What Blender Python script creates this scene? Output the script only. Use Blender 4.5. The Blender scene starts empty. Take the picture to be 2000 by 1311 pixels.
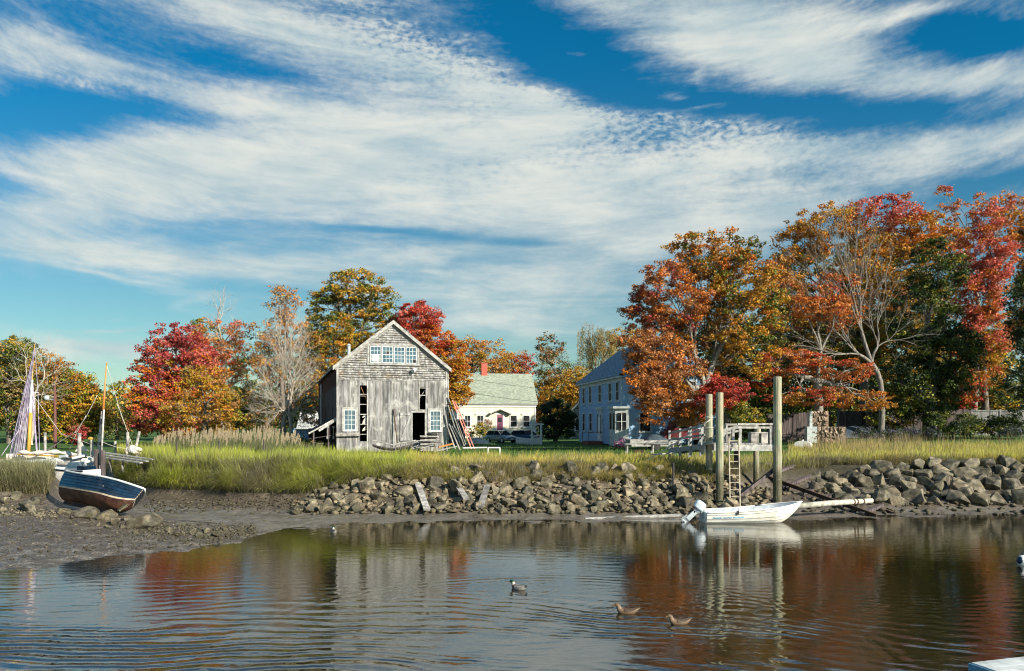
import bpy, bmesh, math, random
import numpy as np
from mathutils import Vector, Matrix
R = math.radians
sc = bpy.context.scene
col = sc.collection
F, HX, HY, CH = 1556.0, 1000.0, 828.0, 4.2      # focal (px), principal column, horizon row, eye height

# ---------------- camera ----------------
cam = bpy.data.objects.new('camera', bpy.data.cameras.new('camera')); col.objects.link(cam)
cam.location = (0, 0, CH); cam.rotation_euler = (R(90), 0, 0)
cam.data.sensor_width = 36; cam.data.lens = 36 * F / 2000
cam.data.shift_y = (HY - 655.5) / 2000
cam.data.clip_start = 0.1; cam.data.clip_end = 8000
sc.camera = cam

# ---------------- exposure ----------------
vs = sc.view_settings
vs.view_transform = 'Standard'; vs.look = 'None'; vs.gamma = 1; vs.exposure = 0.68
sc.cycles.max_bounces = 5; sc.cycles.diffuse_bounces = 2; sc.cycles.glossy_bounces = 3; sc.cycles.transmission_bounces = 3; sc.cycles.use_adaptive_sampling = True; sc.cycles.filter_width = 1.1

# ---------------- sun ----------------
SUN_AZ, SUN_EL = 50.0, 27.0                       # degrees right of straight behind the camera, elevation
sdir = Vector((math.sin(R(SUN_AZ)) * math.cos(R(SUN_EL)), -math.cos(R(SUN_AZ)) * math.cos(R(SUN_EL)), math.sin(R(SUN_EL))))
sl = bpy.data.lights.new('sun', 'SUN'); sl.energy = 5.0; sl.angle = R(0.5); sl.color = (1.0, 0.9, 0.74)
sun = bpy.data.objects.new('sun', sl); col.objects.link(sun)
sun.rotation_euler = sdir.to_track_quat('Z', 'Y').to_euler()
sun.location = (40, -40, 60)

# ---------------- world: daylight sky with high cloud ----------------
W = bpy.data.worlds.new('World'); sc.world = W; W.use_nodes = True
nt = W.node_tree; nt.nodes.clear(); L = nt.links
def N(t, **k):
    n = nt.nodes.new(t)
    for a, v in k.items(): setattr(n, a, v)
    return n
def put(sock, v):
    if isinstance(v, (int, float)): sock.default_value = v
    elif isinstance(v, (tuple, list)): sock.default_value = v
    else: L.new(v, sock)
def M(op, a, b=None, c=None, clamp=False):
    n = N('ShaderNodeMath', operation=op); n.use_clamp = clamp
    put(n.inputs[0], a)
    if b is not None: put(n.inputs[1], b)
    if c is not None: put(n.inputs[2], c)
    return n.outputs[0]
def sstep(x, a, b):
    n = N('ShaderNodeMapRange', interpolation_type='SMOOTHSTEP'); put(n.inputs[0], x)
    n.inputs[1].default_value = a; n.inputs[2].default_value = b
    return n.outputs[0]
def noise(vec, scale, detail, rough=.5, dist=0.0, out=0):
    n = N('ShaderNodeTexNoise'); put(n.inputs['Vector'], vec)
    n.inputs['Scale'].default_value = scale; n.inputs['Detail'].default_value = detail
    n.inputs['Roughness'].default_value = rough; n.inputs['Distortion'].default_value = dist
    return n.outputs[out]
tc = N('ShaderNodeTexCoord'); sx = N('ShaderNodeSeparateXYZ'); L.new(tc.outputs['Generated'], sx.inputs[0])
yy = M('MAXIMUM', M('ABSOLUTE', sx.outputs[1]), 0.12)
uu = M('DIVIDE', sx.outputs[0], yy); vv = M('ABSOLUTE', M('DIVIDE', sx.outputs[2], yy))
A = M('MULTIPLY_ADD', uu, F / 1000, HX / 1000); B = M('MULTIPLY_ADD', vv, -F / 1000, HY / 1000)   # thousands of picture-plane units
# streak frame: lines of cirrus fall to the right on the left half and climb on the right half
bend = M('MULTIPLY', M('MULTIPLY', uu, uu), M('MULTIPLY', vv, 0.6))
vb = M('SUBTRACT', vv, bend)
sv = N('ShaderNodeCombineXYZ'); put(sv.inputs[0], M('MULTIPLY', uu, 1.5)); put(sv.inputs[1], M('MULTIPLY', vb, 9.0))
warp = noise(sv.outputs[0], 1.6, 4, .55, 0.3, 1)
cb = N('ShaderNodeCombineXYZ'); put(cb.inputs[0], A); put(cb.inputs[1], B)
wv = N('ShaderNodeVectorMath', operation='SUBTRACT'); L.new(warp, wv.inputs[0]); wv.inputs[1].default_value = (.5, .5, .5)
ws = N('ShaderNodeVectorMath', operation='MULTIPLY'); L.new(wv.outputs[0], ws.inputs[0]); ws.inputs[1].default_value = (.34, .11, 0)
pv = N('ShaderNodeVectorMath', operation='ADD'); L.new(cb.outputs[0], pv.inputs[0]); L.new(ws.outputs[0], pv.inputs[1])
BL = [(430,350,400,82,-3,1.6),(250,300,190,34,-4,.6),(830,290,330,115,12,1.0),(790,110,400,62,22,1.0),(470,30,260,40,18,.9),(70,110,230,70,6,.95),(560,215,170,22,10,.5),(330,185,160,16,12,.35),(980,240,120,90,10,.5),
 (1450,40,250,62,4,1.5),(1560,105,210,36,6,1.3),(1760,25,120,16,-8,.8),(1890,155,190,42,-4,1.05),(1180,10,90,22,0,.4),
 (1450,322,520,42,-7,1.15),(1900,300,200,35,-14,.8),(1180,425,380,45,-4,.7),(1080,235,120,60,20,.45),(1330,250,260,45,8,.6),
 (300,507,360,28,6,1.25),(560,590,260,9,2,.5),(330,128,260,40,14,.35),(60,430,130,40,5,.45),(850,505,280,18,-6,.65),(1080,560,360,40,-2,.8),(1250,490,260,30,-6,.7),(960,630,300,30,0,.75),(1500,410,240,45,-8,.7),
 (190,675,150,26,0,1.2),(170,633,75,6,-4,.8),(190,611,55,6,-3,.7),(370,600,90,10,-3,.6),(1120,100,40,7,8,.7),(1340,172,26,8,-10,.75),(1405,192,50,7,-12,.85),(1385,140,26,9,20,.6),(220,545,120,9,12,.6),
 (215,60,140,24,22,-.4),(400,115,120,34,14,-.8),(60,225,120,38,6,-1.0),(240,215,130,24,4,-.6),(1150,110,130,85,10,-1.0),(1030,60,60,90,0,-.5),(1470,190,230,34,2,-.9),(1890,62,130,36,0,-1.2),(1760,235,200,34,-6,-.7),
 (150,590,330,34,4,-1.0),(10,360,70,40,0,-.6),(740,462,170,12,3,-.8),(560,437,260,14,-3,-.2),(1980,365,120,26,-18,-.9),(560,150,90,22,14,-.4),(620,575,160,14,0,-.55),(1040,470,60,10,0,-.5)]
def blobs(BL):
  acc = None
  for (x, y, rx, ry, an, w) in BL:
    m = N('ShaderNodeMapping', vector_type='TEXTURE'); L.new(pv.outputs[0], m.inputs[0])
    m.inputs[1].default_value = (x / 1000, y / 1000, 0); m.inputs[2].default_value = (0, 0, R(an)); m.inputs[3].default_value = (rx / 1000, ry / 1000, 1)
    d = N('ShaderNodeVectorMath', operation='DOT_PRODUCT'); L.new(m.outputs[0], d.inputs[0]); L.new(m.outputs[0], d.inputs[1])
    g = M('POWER', 0.36, d.outputs['Value'])
    acc = M('MULTIPLY', g, w) if acc is None else M('MULTIPLY_ADD', g, w, acc)
  return acc
acc = blobs(BL); mreg = blobs([(1270,255,330,85,4,1.0),(840,90,190,75,30,1.0),(1500,230,180,30,0,.7),(920,340,130,40,0,.6),(200,190,130,30,8,.5)])
st1 = noise(sv.outputs[0], 2.8, 8, .56, .7)
sv2 = N('ShaderNodeCombineXYZ'); put(sv2.inputs[0], M('MULTIPLY', uu, 5.0)); put(sv2.inputs[1], M('MULTIPLY', vb, 24.0))
st2 = noise(sv2.outputs[0], 3.0, 6, .65, .6)
mk = N('ShaderNodeCombineXYZ'); put(mk.inputs[0], M('MULTIPLY', uu, 95.0)); put(mk.inputs[1], M('MULTIPLY', vb, 170.0))
mack = noise(mk.outputs[0], 1.0, 3, .5, .3)
dens = M('ADD', acc, M('MULTIPLY_ADD', st1, 1.2, -.66))
dens = M('ADD', dens, M('MULTIPLY', M('SUBTRACT', st2, .5), M('SUBTRACT', .85, M('MULTIPLY', sstep(acc, .2, 1.5), .6))))
mw = sstep(dens, -.1, .4)
dens = M('ADD', dens, M('MULTIPLY', M('MULTIPLY', M('SUBTRACT', mack, .53), M('MULTIPLY', mw, mreg)), 2.3))
sv3 = N('ShaderNodeCombineXYZ'); put(sv3.inputs[0], M('MULTIPLY_ADD', vb, 6.0, M('MULTIPLY', uu, 12.0))); put(sv3.inputs[1], M('MULTIPLY', vb, 60.0))
st3 = noise(sv3.outputs[0], 1.0, 5, .6, .5); cb2 = N('ShaderNodeCombineXYZ'); put(cb2.inputs[0], M('MULTIPLY', uu, 4.0)); put(cb2.inputs[1], M('MULTIPLY', vb, 8.0)); st4 = noise(cb2.outputs[0], 1.3, 7, .6, .4)
dens = M('ADD', dens, M('MULTIPLY_ADD', st3, .42, -.21)); dens = M('ADD', dens, M('MULTIPLY_ADD', st4, 1.1, -.60))
dens = M('ADD', dens, M('MULTIPLY', M('MULTIPLY', M('SUBTRACT', mack, .5), sstep(vv, .15, .4)), .55))
cov = M('ADD', M('MULTIPLY', sstep(dens, -.55, .75), .45), M('MULTIPLY', sstep(dens, .0, 1.35), .55))
sky = N('ShaderNodeTexSky', sky_type='NISHITA'); sky.sun_disc = False
sky.sun_elevation = R(SUN_EL); sky.sun_rotation = R(180 - SUN_AZ); sky.altitude = 0; sky.air_density = 1.0; sky.dust_density = .4; sky.ozone_density = 2.0
tint = N('ShaderNodeMix', data_type='RGBA', blend_type='MULTIPLY'); tint.inputs[0].default_value = 1
L.new(sky.outputs[0], tint.inputs[6])
hz = N('ShaderNodeMix', data_type='RGBA'); L.new(sstep(vv, .05, .5), hz.inputs[0])
hz.inputs[6].default_value = (.66, .92, .84, 1); hz.inputs[7].default_value = (.03, .80, 1.08, 1)
L.new(hz.outputs[2], tint.inputs[7])
cc = N('ShaderNodeMix', data_type='RGBA'); L.new(sstep(M('ADD', M('ADD', M('MULTIPLY', st1, 1.0), M('MULTIPLY', st3, .5)), M('MULTIPLY', st4, .9)), .85, 1.55), cc.inputs[0])
cc.inputs[6].default_value = (4.6, 5.9, 6.3, 1); cc.inputs[7].default_value = (8.3, 8.35, 7.6, 1)
mx = N('ShaderNodeMix', data_type='RGBA'); L.new(M('MULTIPLY', cov, .93), mx.inputs[0]); L.new(tint.outputs[2], mx.inputs[6]); L.new(cc.outputs[2], mx.inputs[7])
bg = N('ShaderNodeBackground'); L.new(mx.outputs[2], bg.inputs[0]); bg.inputs[1].default_value = 0.063
wo = N('ShaderNodeOutputWorld'); L.new(bg.outputs[0], wo.inputs[0])

# ---------------- helpers ----------------
def P(px, py, D): return Vector(((px - HX) / F * D, D, CH - (py - HY) / F * D))
def plane_map(x0, y0, th):                        # picture ray -> (s, z) on the upright plane through (x0,y0) running along angle th
    c, s_ = math.cos(th), math.sin(th)
    def f(px, py):
        u = (px - HX) / F; s = (u * y0 - x0) / (c - u * s_)
        return s, CH - (py - HY) / F * (y0 + s * s_)
    return f
rng = random.Random(7)
class MB:
    def __init__(s): s.v = []; s.f = []; s.c = []; s.m = []
    def add(s, vs, fs, c=1.0, mi=0):
        o = len(s.v); s.v += [tuple(p) for p in vs]; s.f += [tuple(i + o for i in f) for f in fs]
        c = (c, c, c) if isinstance(c, (int, float)) else tuple(c)[:3]
        s.c += [c] * len(vs); s.m += [mi] * len(fs)
    BF = [(0,3,2,1),(4,5,6,7),(0,1,5,4),(1,2,6,5),(2,3,7,6),(3,0,4,7)]
    def box(s, x0, x1, y0, y1, z0, z1, c=1.0, mi=0):
        s.add([(x0,y0,z0),(x1,y0,z0),(x1,y1,z0),(x0,y1,z0),(x0,y0,z1),(x1,y0,z1),(x1,y1,z1),(x0,y1,z1)], s.BF, c, mi)
    def beam(s, p, q, w, t, c=1.0, up=(0,0,1), mi=0):
        p, q = Vector(p), Vector(q); d = (q - p).normalized(); a = d.cross(Vector(up))
        if a.length < 1e-3: a = d.cross(Vector((0,1,0)))
        a.normalize(); b = a.cross(d)
        a, b = a * w / 2, b * t / 2
        s.add([p-a-b, p+a-b, p+a+b, p-a+b, q-a-b, q+a-b, q+a+b, q-a+b], s.BF, c, mi)
    def tube(s, pts, rs, n=8, c=1.0, cap=True, mi=0):
        pts = [Vector(p) for p in pts]
        if isinstance(rs, (int, float)): rs = [rs] * len(pts)
        V = []; ref = None
        for i, p in enumerate(pts):
            d = (pts[min(i+1, len(pts)-1)] - pts[max(i-1, 0)]).normalized()
            if ref is None: ref = Vector((1,0,0)) if abs(d.x) < .8 else Vector((0,1,0))
            a = (ref - d * ref.dot(d)).normalized(); ref = a; b = d.cross(a)
            V += [p + (a * math.cos(2*math.pi*k/n) + b * math.sin(2*math.pi*k/n)) * rs[i] for k in range(n)]
        Fs = [(i*n+k, i*n+(k+1)%n, (i+1)*n+(k+1)%n, (i+1)*n+k) for i in range(len(pts)-1) for k in range(n)]
        if cap: Fs += [tuple(range(n-1,-1,-1)), tuple(range((len(pts)-1)*n, len(pts)*n))]
        s.add(V, Fs, c, mi)
    def ell(s, c0, r, n=10, m=6, c=1.0, rot=None, mi=0):
        V = []; c0 = Vector(c0)
        for j in range(m+1):
            t = math.pi * j / m
            for k in range(n):
                a = 2*math.pi*k/n; q = Vector((r[0]*math.sin(t)*math.cos(a), r[1]*math.sin(t)*math.sin(a), r[2]*math.cos(t)))
                V.append(c0 + (rot @ q if rot else q))
        s.add(V, [(j*n+k, (j+1)*n+k, (j+1)*n+(k+1)%n, j*n+(k+1)%n) for j in range(m) for k in range(n)], c, mi)
    def loft(s, secs, closed=False, cap=False, c=1.0, mi=0):
        n = len(secs[0]); V = [p for q in secs for p in q]; k1 = n if closed else n - 1
        Fs = [(i*n+k, i*n+(k+1)%n, (i+1)*n+(k+1)%n, (i+1)*n+k) for i in range(len(secs)-1) for k in range(k1)]
        if cap: Fs += [tuple(range(n-1,-1,-1)), tuple(range((len(secs)-1)*n, len(secs)*n))]
        s.add(V, Fs, c, mi)
    def prism(s, poly, y0, y1, c=1.0, axis='y', mi=0):   # polygon in the other two axes, extruded
        n = len(poly)
        def w(a, b, h): return (a, h, b) if axis == 'y' else ((h, a, b) if axis == 'x' else (a, b, h))
        V = [w(a, b, y0) for a, b in poly] + [w(a, b, y1) for a, b in poly]
        s.add(V, [tuple(range(n)), tuple(range(2*n-1, n-1, -1))] + [(i, n+i, n+(i+1)%n, (i+1)%n) for i in range(n)], c, mi)
    def build(s, name, mat, parent=None, smooth=False, fix=True):
        me = bpy.data.meshes.new(name); me.from_pydata(s.v, [], s.f)
        for m_ in (mat if isinstance(mat, (list, tuple)) else [mat]): me.materials.append(m_)
        if any(s.m): me.polygons.foreach_set('material_index', s.m)
        ca = me.color_attributes.new('Col', 'FLOAT_COLOR', 'POINT')
        arr = np.ones((len(s.v), 4), np.float32); arr[:, :3] = np.array(s.c, np.float32).reshape(-1, 3); ca.data.foreach_set('color', arr.ravel())
        if fix:
            bm = bmesh.new(); bm.from_mesh(me); bmesh.ops.recalc_face_normals(bm, faces=bm.faces); bm.to_mesh(me); bm.free()
        if smooth: me.polygons.foreach_set('use_smooth', [True] * len(me.polygons))
        o = bpy.data.objects.new(name, me); col.objects.link(o)
        if parent: o.parent = parent
        return o
def tag(o, label=None, cat=None, group=None, kind=None):
    if label: o['label'] = label
    if cat: o['category'] = cat
    if group: o['group'] = group
    if kind: o['kind'] = kind
    return o
def thing(name, label, cat, loc=(0,0,0), rz=0.0, group=None):
    o = bpy.data.objects.new(name, None); col.objects.link(o); o.location = loc; o.rotation_euler = (0, 0, rz); o.empty_display_size = .3
    return tag(o, label, cat, group)
def copy_tree(o, parent=None):
    c = o.copy(); col.objects.link(c)
    if parent: c.parent = parent
    for ch in list(o.children): copy_tree(ch, c)
    return c
def fast_mesh(name, verts, faces, cols, mat, k, parent=None, smooth=False):   # verts (N,3), faces (M,k)
    me = bpy.data.meshes.new(name); n, m = len(verts), len(faces)
    me.vertices.add(n); me.vertices.foreach_set('co', np.asarray(verts, np.float32).ravel())
    me.loops.add(m * k); me.loops.foreach_set('vertex_index', np.asarray(faces, np.int32).ravel())
    me.polygons.add(m); me.polygons.foreach_set('loop_start', np.arange(0, m * k, k, dtype=np.int32))
    if smooth: me.polygons.foreach_set('use_smooth', np.ones(m, bool))
    me.update(calc_edges=True); me.validate()
    if cols is not None:
        ca = me.color_attributes.new('Col', 'FLOAT_COLOR', 'POINT'); a = np.ones((n, 4), np.float32); a[:, :3] = cols; ca.data.foreach_set('color', a.ravel())
    me.materials.append(mat); o = bpy.data.objects.new(name, me); col.objects.link(o)
    if parent: o.parent = parent
    return o

# ---------------- materials ----------------
def newmat(name):
    global nt, L
    m = bpy.data.materials.new(name); m.use_nodes = True; nt = m.node_tree; L = nt.links; nt.nodes.clear()
    return m
def attr(): n = N('ShaderNodeAttribute'); n.attribute_name = 'Col'; return n.outputs['Color']
def mixc(f, a, b, mode='MIX'):
    n = N('ShaderNodeMix', data_type='RGBA', blend_type=mode); put(n.inputs[0], f); put(n.inputs[6], a); put(n.inputs[7], b); return n.outputs[2]
def c4(c): return (c[0], c[1], c[2], 1)
def coords(kind='Object', scale=(1,1,1)):
    t = N('ShaderNodeTexCoord'); m = N('ShaderNodeMapping'); L.new(t.outputs[kind], m.inputs[0]); m.inputs[3].default_value = scale; return m.outputs[0]
def bump(h, strength, dist, normal=None):
    b = N('ShaderNodeBump'); put(b.inputs['Strength'], strength); b.inputs['Distance'].default_value = dist; put(b.inputs['Height'], h)
    if normal is not None: L.new(normal, b.inputs['Normal'])
    return b.outputs[0]
def finish(color, rough=.8, nrm=None, metallic=0.0, ior=1.45):
    p = N('ShaderNodeBsdfPrincipled'); put(p.inputs['Base Color'], color); put(p.inputs['Roughness'], rough); p.inputs['Metallic'].default_value = metallic; p.inputs['IOR'].default_value = ior
    if nrm is not None: L.new(nrm, p.inputs['Normal'])
    o = N('ShaderNodeOutputMaterial'); L.new(p.outputs[0], o.inputs[0]); return p
def pm(name, c1, c2, scale=(3,3,3), rough=.8, b=0.0, bs=1.0, metallic=0.0, lo=.35, hi=.65, detail=6, dirt=None, ior=1.45, dscale=.9):
    m = newmat(name); v = coords('Object', scale); n = noise(v, 1.0, detail, .6)
    c = mixc(sstep(n, lo, hi), c4(c1), c4(c2))
    if dirt: c = mixc(sstep(noise(coords('Object', (1,1,1)), dscale, 5, .65), .5, .72), c, c4(dirt))
    c = mixc(1.0, c, attr(), 'MULTIPLY')
    finish(c, rough, bump(n, b, .02 * bs) if b else None, metallic, ior); return m
MT = {}
MT['grey_wood'] = pm('weathered_grey_wood', (.10,.10,.10), (.38,.38,.38), (9,9,.9), .9, .5, 1, lo=.3, hi=.70, dirt=(.54,.54,.52), dscale=1.1)
MT['grey_wood_h'] = pm('weathered_grey_lumber', (.2,.19,.18), (.5,.48,.45), (4,4,4), .9, .4)
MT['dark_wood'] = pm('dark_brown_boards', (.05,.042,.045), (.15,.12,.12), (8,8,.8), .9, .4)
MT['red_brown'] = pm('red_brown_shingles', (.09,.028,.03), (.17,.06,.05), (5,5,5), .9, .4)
MT['shingle'] = pm('weathered_shingles', (.15,.15,.145), (.44,.44,.435), (5,5,2.2), .9, .5, lo=.33, hi=.66, dirt=(.30,.24,.19), dscale=1.6)
MT['trim'] = pm('bare_wood_trim', (.25,.25,.235), (.45,.45,.43), (5,5,5), .85, .2)
MT['white'] = pm('white_paint', (.72,.72,.70), (.84,.83,.80), (2,2,2), .6, .1)
MT['cream'] = pm('cream_clapboard', (.68,.64,.53), (.78,.74,.62), (1.4,1.4,1.4), .7, .1)
MT['greenroof'] = pm('pale_green_asphalt_roof', (.21,.26,.21), (.38,.42,.34), (2.6,2.6,6), .9, .3, dirt=(.26,.29,.25), dscale=.5)
MT['blueroof'] = pm('blue_grey_asphalt_roof', (.13,.20,.27), (.24,.34,.44), (3,3,8), .9, .3)
MT['blueclap'] = pm('blue_grey_clapboard', (.24,.42,.66), (.34,.54,.78), (2,2,12), .8, .3, dirt=(.44,.60,.78), dscale=1.3)
MT['whiteworn'] = pm('worn_white_paint', (.5,.55,.56), (.72,.76,.76), (3,3,6), .8, .2, dirt=(.3,.33,.33), dscale=2)
MT['brick'] = pm('red_brick', (.42,.09,.07), (.55,.16,.11), (9,9,14), .9, .4)
MT['darkbrick'] = pm('dark_brick', (.14,.06,.055), (.2,.09,.08), (9,9,14), .9, .4)
MT['glass'] = pm('window_glass', (.03,.07,.11), (.09,.16,.22), (1.3,1.3,1.3), .06, 0, ior=1.9)
MT['darkglass'] = pm('dark_window_glass', (.012,.014,.018), (.05,.055,.06), (1,1,1), .3, 0, ior=1.06)
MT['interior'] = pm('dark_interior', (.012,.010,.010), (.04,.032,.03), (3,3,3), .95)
MT['purple'] = pm('purple_door_paint', (.22,.07,.12), (.30,.10,.17), (3,3,3), .6)
MT['redpaint'] = pm('faded_red_paint', (.52,.16,.13), (.66,.25,.20), (4,4,4), .7, .1, dirt=(.6,.45,.4), dscale=3)
MT['darkred'] = pm('dark_red_paint', (.09,.006,.01), (.15,.012,.02), (2,2,2), .45)  # truck red darkened further: shade of the trees put into the colour
MT['pink'] = pm('pink_plastic', (.55,.16,.32), (.62,.2,.38), (3,3,3), .5)
m = newmat('greenish_treated_pile'); n_ = noise(coords('Object', (7,7,.8)), 1.0, 7, .65); n2_ = noise(coords('Object', (2,2,1)), 1.3, 4, .6)
c_ = mixc(sstep(n_, .3, .7), (.16,.18,.11,1), (.50,.44,.32,1)); c_ = mixc(M('MULTIPLY', sstep(n2_, .5, .62), .7), c_, (.20,.27,.17,1)); g_ = N('ShaderNodeNewGeometry'); s_ = N('ShaderNodeSeparateXYZ'); L.new(g_.outputs['Position'], s_.inputs[0])
wet = M('SUBTRACT', 1.0, sstep(M('ADD', s_.outputs[2], M('MULTIPLY', n2_, .9)), 1.9, 3.1)); c_ = mixc(M('MULTIPLY', wet, .86), c_, mixc(sstep(noise(coords('Object', (22,22,22)), 1.0, 3), .58, .66), (.05,.047,.02,1), (.26,.25,.2,1))); c_ = mixc(1.0, c_, attr(), 'MULTIPLY'); finish(c_, .85, bump(n_, .6, .02)); MT['pile'] = m
MT['rope'] = pm('pale_rope', (.5,.47,.4), (.72,.69,.62), (20,20,20), .9)
MT['darkrope'] = pm('dark_wet_rope', (.05,.045,.04), (.1,.09,.08), (20,20,20), .8)
MT['purplerope'] = pm('violet_grey_rigging', (.24,.19,.32), (.52,.48,.58), (2,2,2), .8)
MT['orangemast'] = pm('varnished_orange_spar', (.50,.17,.04), (.62,.26,.07), (4,4,.8), .45)
MT['yellowmast'] = pm('yellow_spar', (.48,.28,.05), (.60,.38,.08), (3,3,.8), .5)
MT['canvas'] = pm('cream_canvas', (.60,.54,.46), (.80,.76,.70), (4,4,4), .9, .6, 2)
MT['bluetarp'] = pm('blue_tarp', (.006,.016,.03), (.016,.042,.075), (2,2,2), .85, .8, 3)  # tarp blue taken near black: the shade over the heap is in this colour
MT['greytarp'] = pm('slate_tarp', (.03,.05,.07), (.06,.09,.12), (3,3,3), .85, .8, 3)
MT['metal'] = pm('painted_metal', (.45,.52,.58), (.6,.66,.7), (3,3,3), .35, 0, metallic=.2)
MT['black'] = pm('black_rubber', (.012,.012,.013), (.03,.03,.03), (3,3,3), .6)
MT['carpaint1'] = pm('silver_blue_car_paint', (.20,.25,.28), (.24,.29,.32), (1,1,1), .22, 0, metallic=.3)
MT['carpaint2'] = pm('dark_blue_car_paint', (.02,.06,.12), (.03,.08,.15), (1,1,1), .2, 0, metallic=.2)
MT['lamp'] = pm('headlight_glass', (.6,.65,.7), (.75,.78,.8), (3,3,3), .1)
MT['stripe'] = pm('blue_decal', (.08,.2,.32), (.16,.34,.46), (30,30,30), .5)
MT['rust'] = pm('rusty_steel', (.055,.035,.025), (.13,.08,.05), (5,5,5), .85, .4)
MT['strawbale'] = pm('tan_bark_bundle', (.16,.10,.07), (.46,.36,.27), (9,9,4), .95, 1.0, 3)
def wood_col(): g = rng.uniform(.72, 1.12); return (g, g * rng.uniform(.97, 1.02), g * rng.uniform(.94, 1.02))
# ======================= THE GROUND =======================
def hsh(ix, iy, s):
    n = (ix.astype(np.int64) * 374761393 + iy.astype(np.int64) * 668265263 + s * 974634777) & 0x7fffffff
    n = ((n ^ (n >> 13)) * 1274126177) & 0x7fffffff
    return ((n ^ (n >> 16)) & 0xffff) / 65535.0
def vnoise(x, y, s=1):
    x = np.asarray(x, float); y = np.asarray(y, float); ix = np.floor(x); iy = np.floor(y); fx = x - ix; fy = y - iy
    fx = fx*fx*(3-2*fx); fy = fy*fy*(3-2*fy); a = hsh(ix, iy, s); b = hsh(ix+1, iy, s); c = hsh(ix, iy+1, s); d = hsh(ix+1, iy+1, s)
    return (a*(1-fx)+b*fx)*(1-fy) + (c*(1-fx)+d*fx)*fy
def fbm(x, y, o=4, s=1):
    r = 0; am = .5; x = np.asarray(x, float); y = np.asarray(y, float)
    for i in range(o): r = r + am * vnoise(x, y, s + i); x = x * 2.03 + 5.1; y = y * 2.03 + 1.7; am *= .5
    return r
# direction column -> profile of (distance, height): underwater, shore, mud, foot of bank, top of bank, plateau, lawn, far
PR = [(-1500,[(6,-.6),(13,0),(20,.8),(27,1.3),(32,1.9),(60,2.0),(100,2.3),(3000,9)]),
 (-400,[(8,-.6),(17,0),(25,.75),(31,1.1),(34,1.9),(60,2.0),(100,2.3),(3000,9)]),
 (0,[(12,-.6),(22.9,0),(32,.75),(33.8,1.1),(35.6,1.75),(60,1.9),(100,2.3),(3000,9)]),
 (95,[(12,-.6),(23.6,0),(32,.68),(34.2,1.0),(36,1.6),(60,1.9),(100,2.3),(3000,9)]),
 (125,[(12,-.6),(24,0),(32,.62),(34.5,.62),(39,.85),(52,1.5),(100,2.3),(3000,9)]),
 (200,[(12,-.6),(24.8,0),(32,.58),(35,.35),(46,.25),(51,1.8),(100,2.2),(3000,9)]),
 (290,[(14,-.6),(25.6,0),(31,.40),(37,.16),(42,.45),(44,1.85),(100,2.2),(3000,9)]),
 (380,[(15,-.6),(26.8,0),(30.5,.30),(36,.12),(40.8,.45),(42.8,1.8),(100,2.2),(3000,9)]),
 (470,[(16,-.6),(28.8,0),(31,.22),(36,.10),(39.3,.42),(41.6,1.8),(100,2.2),(3000,9)]),
 (560,[(16,-.6),(31.8,0),(33,.08),(36,.10),(38.3,.4),(41.4,1.85),(100,2.3),(3000,9)]),
 (700,[(16,-.6),(34.0,0),(35,.07),(35.7,.12),(36.6,.35),(40.6,1.85),(100,2.4),(3000,9)]),
 (1000,[(16,-.6),(34.8,0),(35.6,.08),(36,.14),(36.7,.35),(40.6,1.95),(105,1.9),(3000,9)]),
 (1300,[(16,-.6),(34.9,0),(35.6,.08),(36,.14),(36.7,.35),(40.8,1.95),(100,2.5),(3000,9)]),
 (1440,[(16,-.6),(35.2,0),(35.8,.08),(36.3,.14),(37,.35),(41.5,1.9),(100,2.9),(3000,9)]),
 (1500,[(16,-.6),(35.5,0),(36.3,.08),(37.5,.25),(39.5,.7),(44.5,1.8),(100,3.2),(3000,9)]),
 (1600,[(16,-.6),(35.9,0),(36.8,.08),(38.2,.25),(40.5,.7),(46,1.9),(90,3.4),(3000,9)]),
 (1700,[(16,-.6),(36.8,0),(37.4,.1),(38,.25),(38.8,.45),(44.5,1.95),(85,3.4),(3000,9)]),
 (2000,[(16,-.6),(37.3,0),(37.8,.1),(38.2,.25),(38.7,.45),(43.4,2.05),(80,3.4),(3000,9)]),
 (3600,[(16,-.6),(37.5,0),(38,.1),(38.4,.25),(38.9,.45),(43.6,2.05),(80,3.4),(3000,9)])]
PX = np.array([p[0] for p in PR], float); PD = np.array([[q[0] for q in p[1]] for p in PR]); PZ = np.array([[q[1] for q in p[1]] for p in PR])
def ground(x, y):
    x = np.asarray(x, float); y = np.asarray(y, float); yc = np.maximum(y, 1)
    px = np.clip(HX + F * x / yc, PX[0], PX[-1] - 1e-6)
    px = px + (fbm(x * .35, y * .35, 2, 9) - .37) * 22
    px = np.clip(px, PX[0], PX[-1] - 1e-6)
    i = np.clip(np.searchsorted(PX, px, side='right') - 1, 0, len(PX) - 2); t = (px - PX[i]) / (PX[i+1] - PX[i])
    Dk = PD[i] * (1 - t[..., None]) + PD[i+1] * t[..., None]; Zk = PZ[i] * (1 - t[..., None]) + PZ[i+1] * t[..., None]
    yy = y + (fbm(x * .5, y * .5, 3, 4) - .44) * .9
    z = np.where(yy <= Dk[..., 0], Zk[..., 0], Zk[..., -1])
    for k in range(Dk.shape[-1] - 1):
        a = Dk[..., k]; b = Dk[..., k+1]; m = (yy > a) & (yy <= b); s = (yy - a) / np.maximum(b - a, 1e-6)
        if k == 4: s = s * s * (3 - 2 * s)
        z = np.where(m, Zk[..., k] * (1 - s) + Zk[..., k+1] * s, z)
    near = np.clip((70 - y) / 30, 0, 1)
    z = z + near * ((fbm(x * 1.1, y * 1.1, 4, 21) - .47) * .16 + (fbm(x * 5, y * 5, 3, 31) - .44) * .07)
    return z
def gz(x, y): return float(ground(np.array([x]), np.array([y]))[0])
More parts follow.
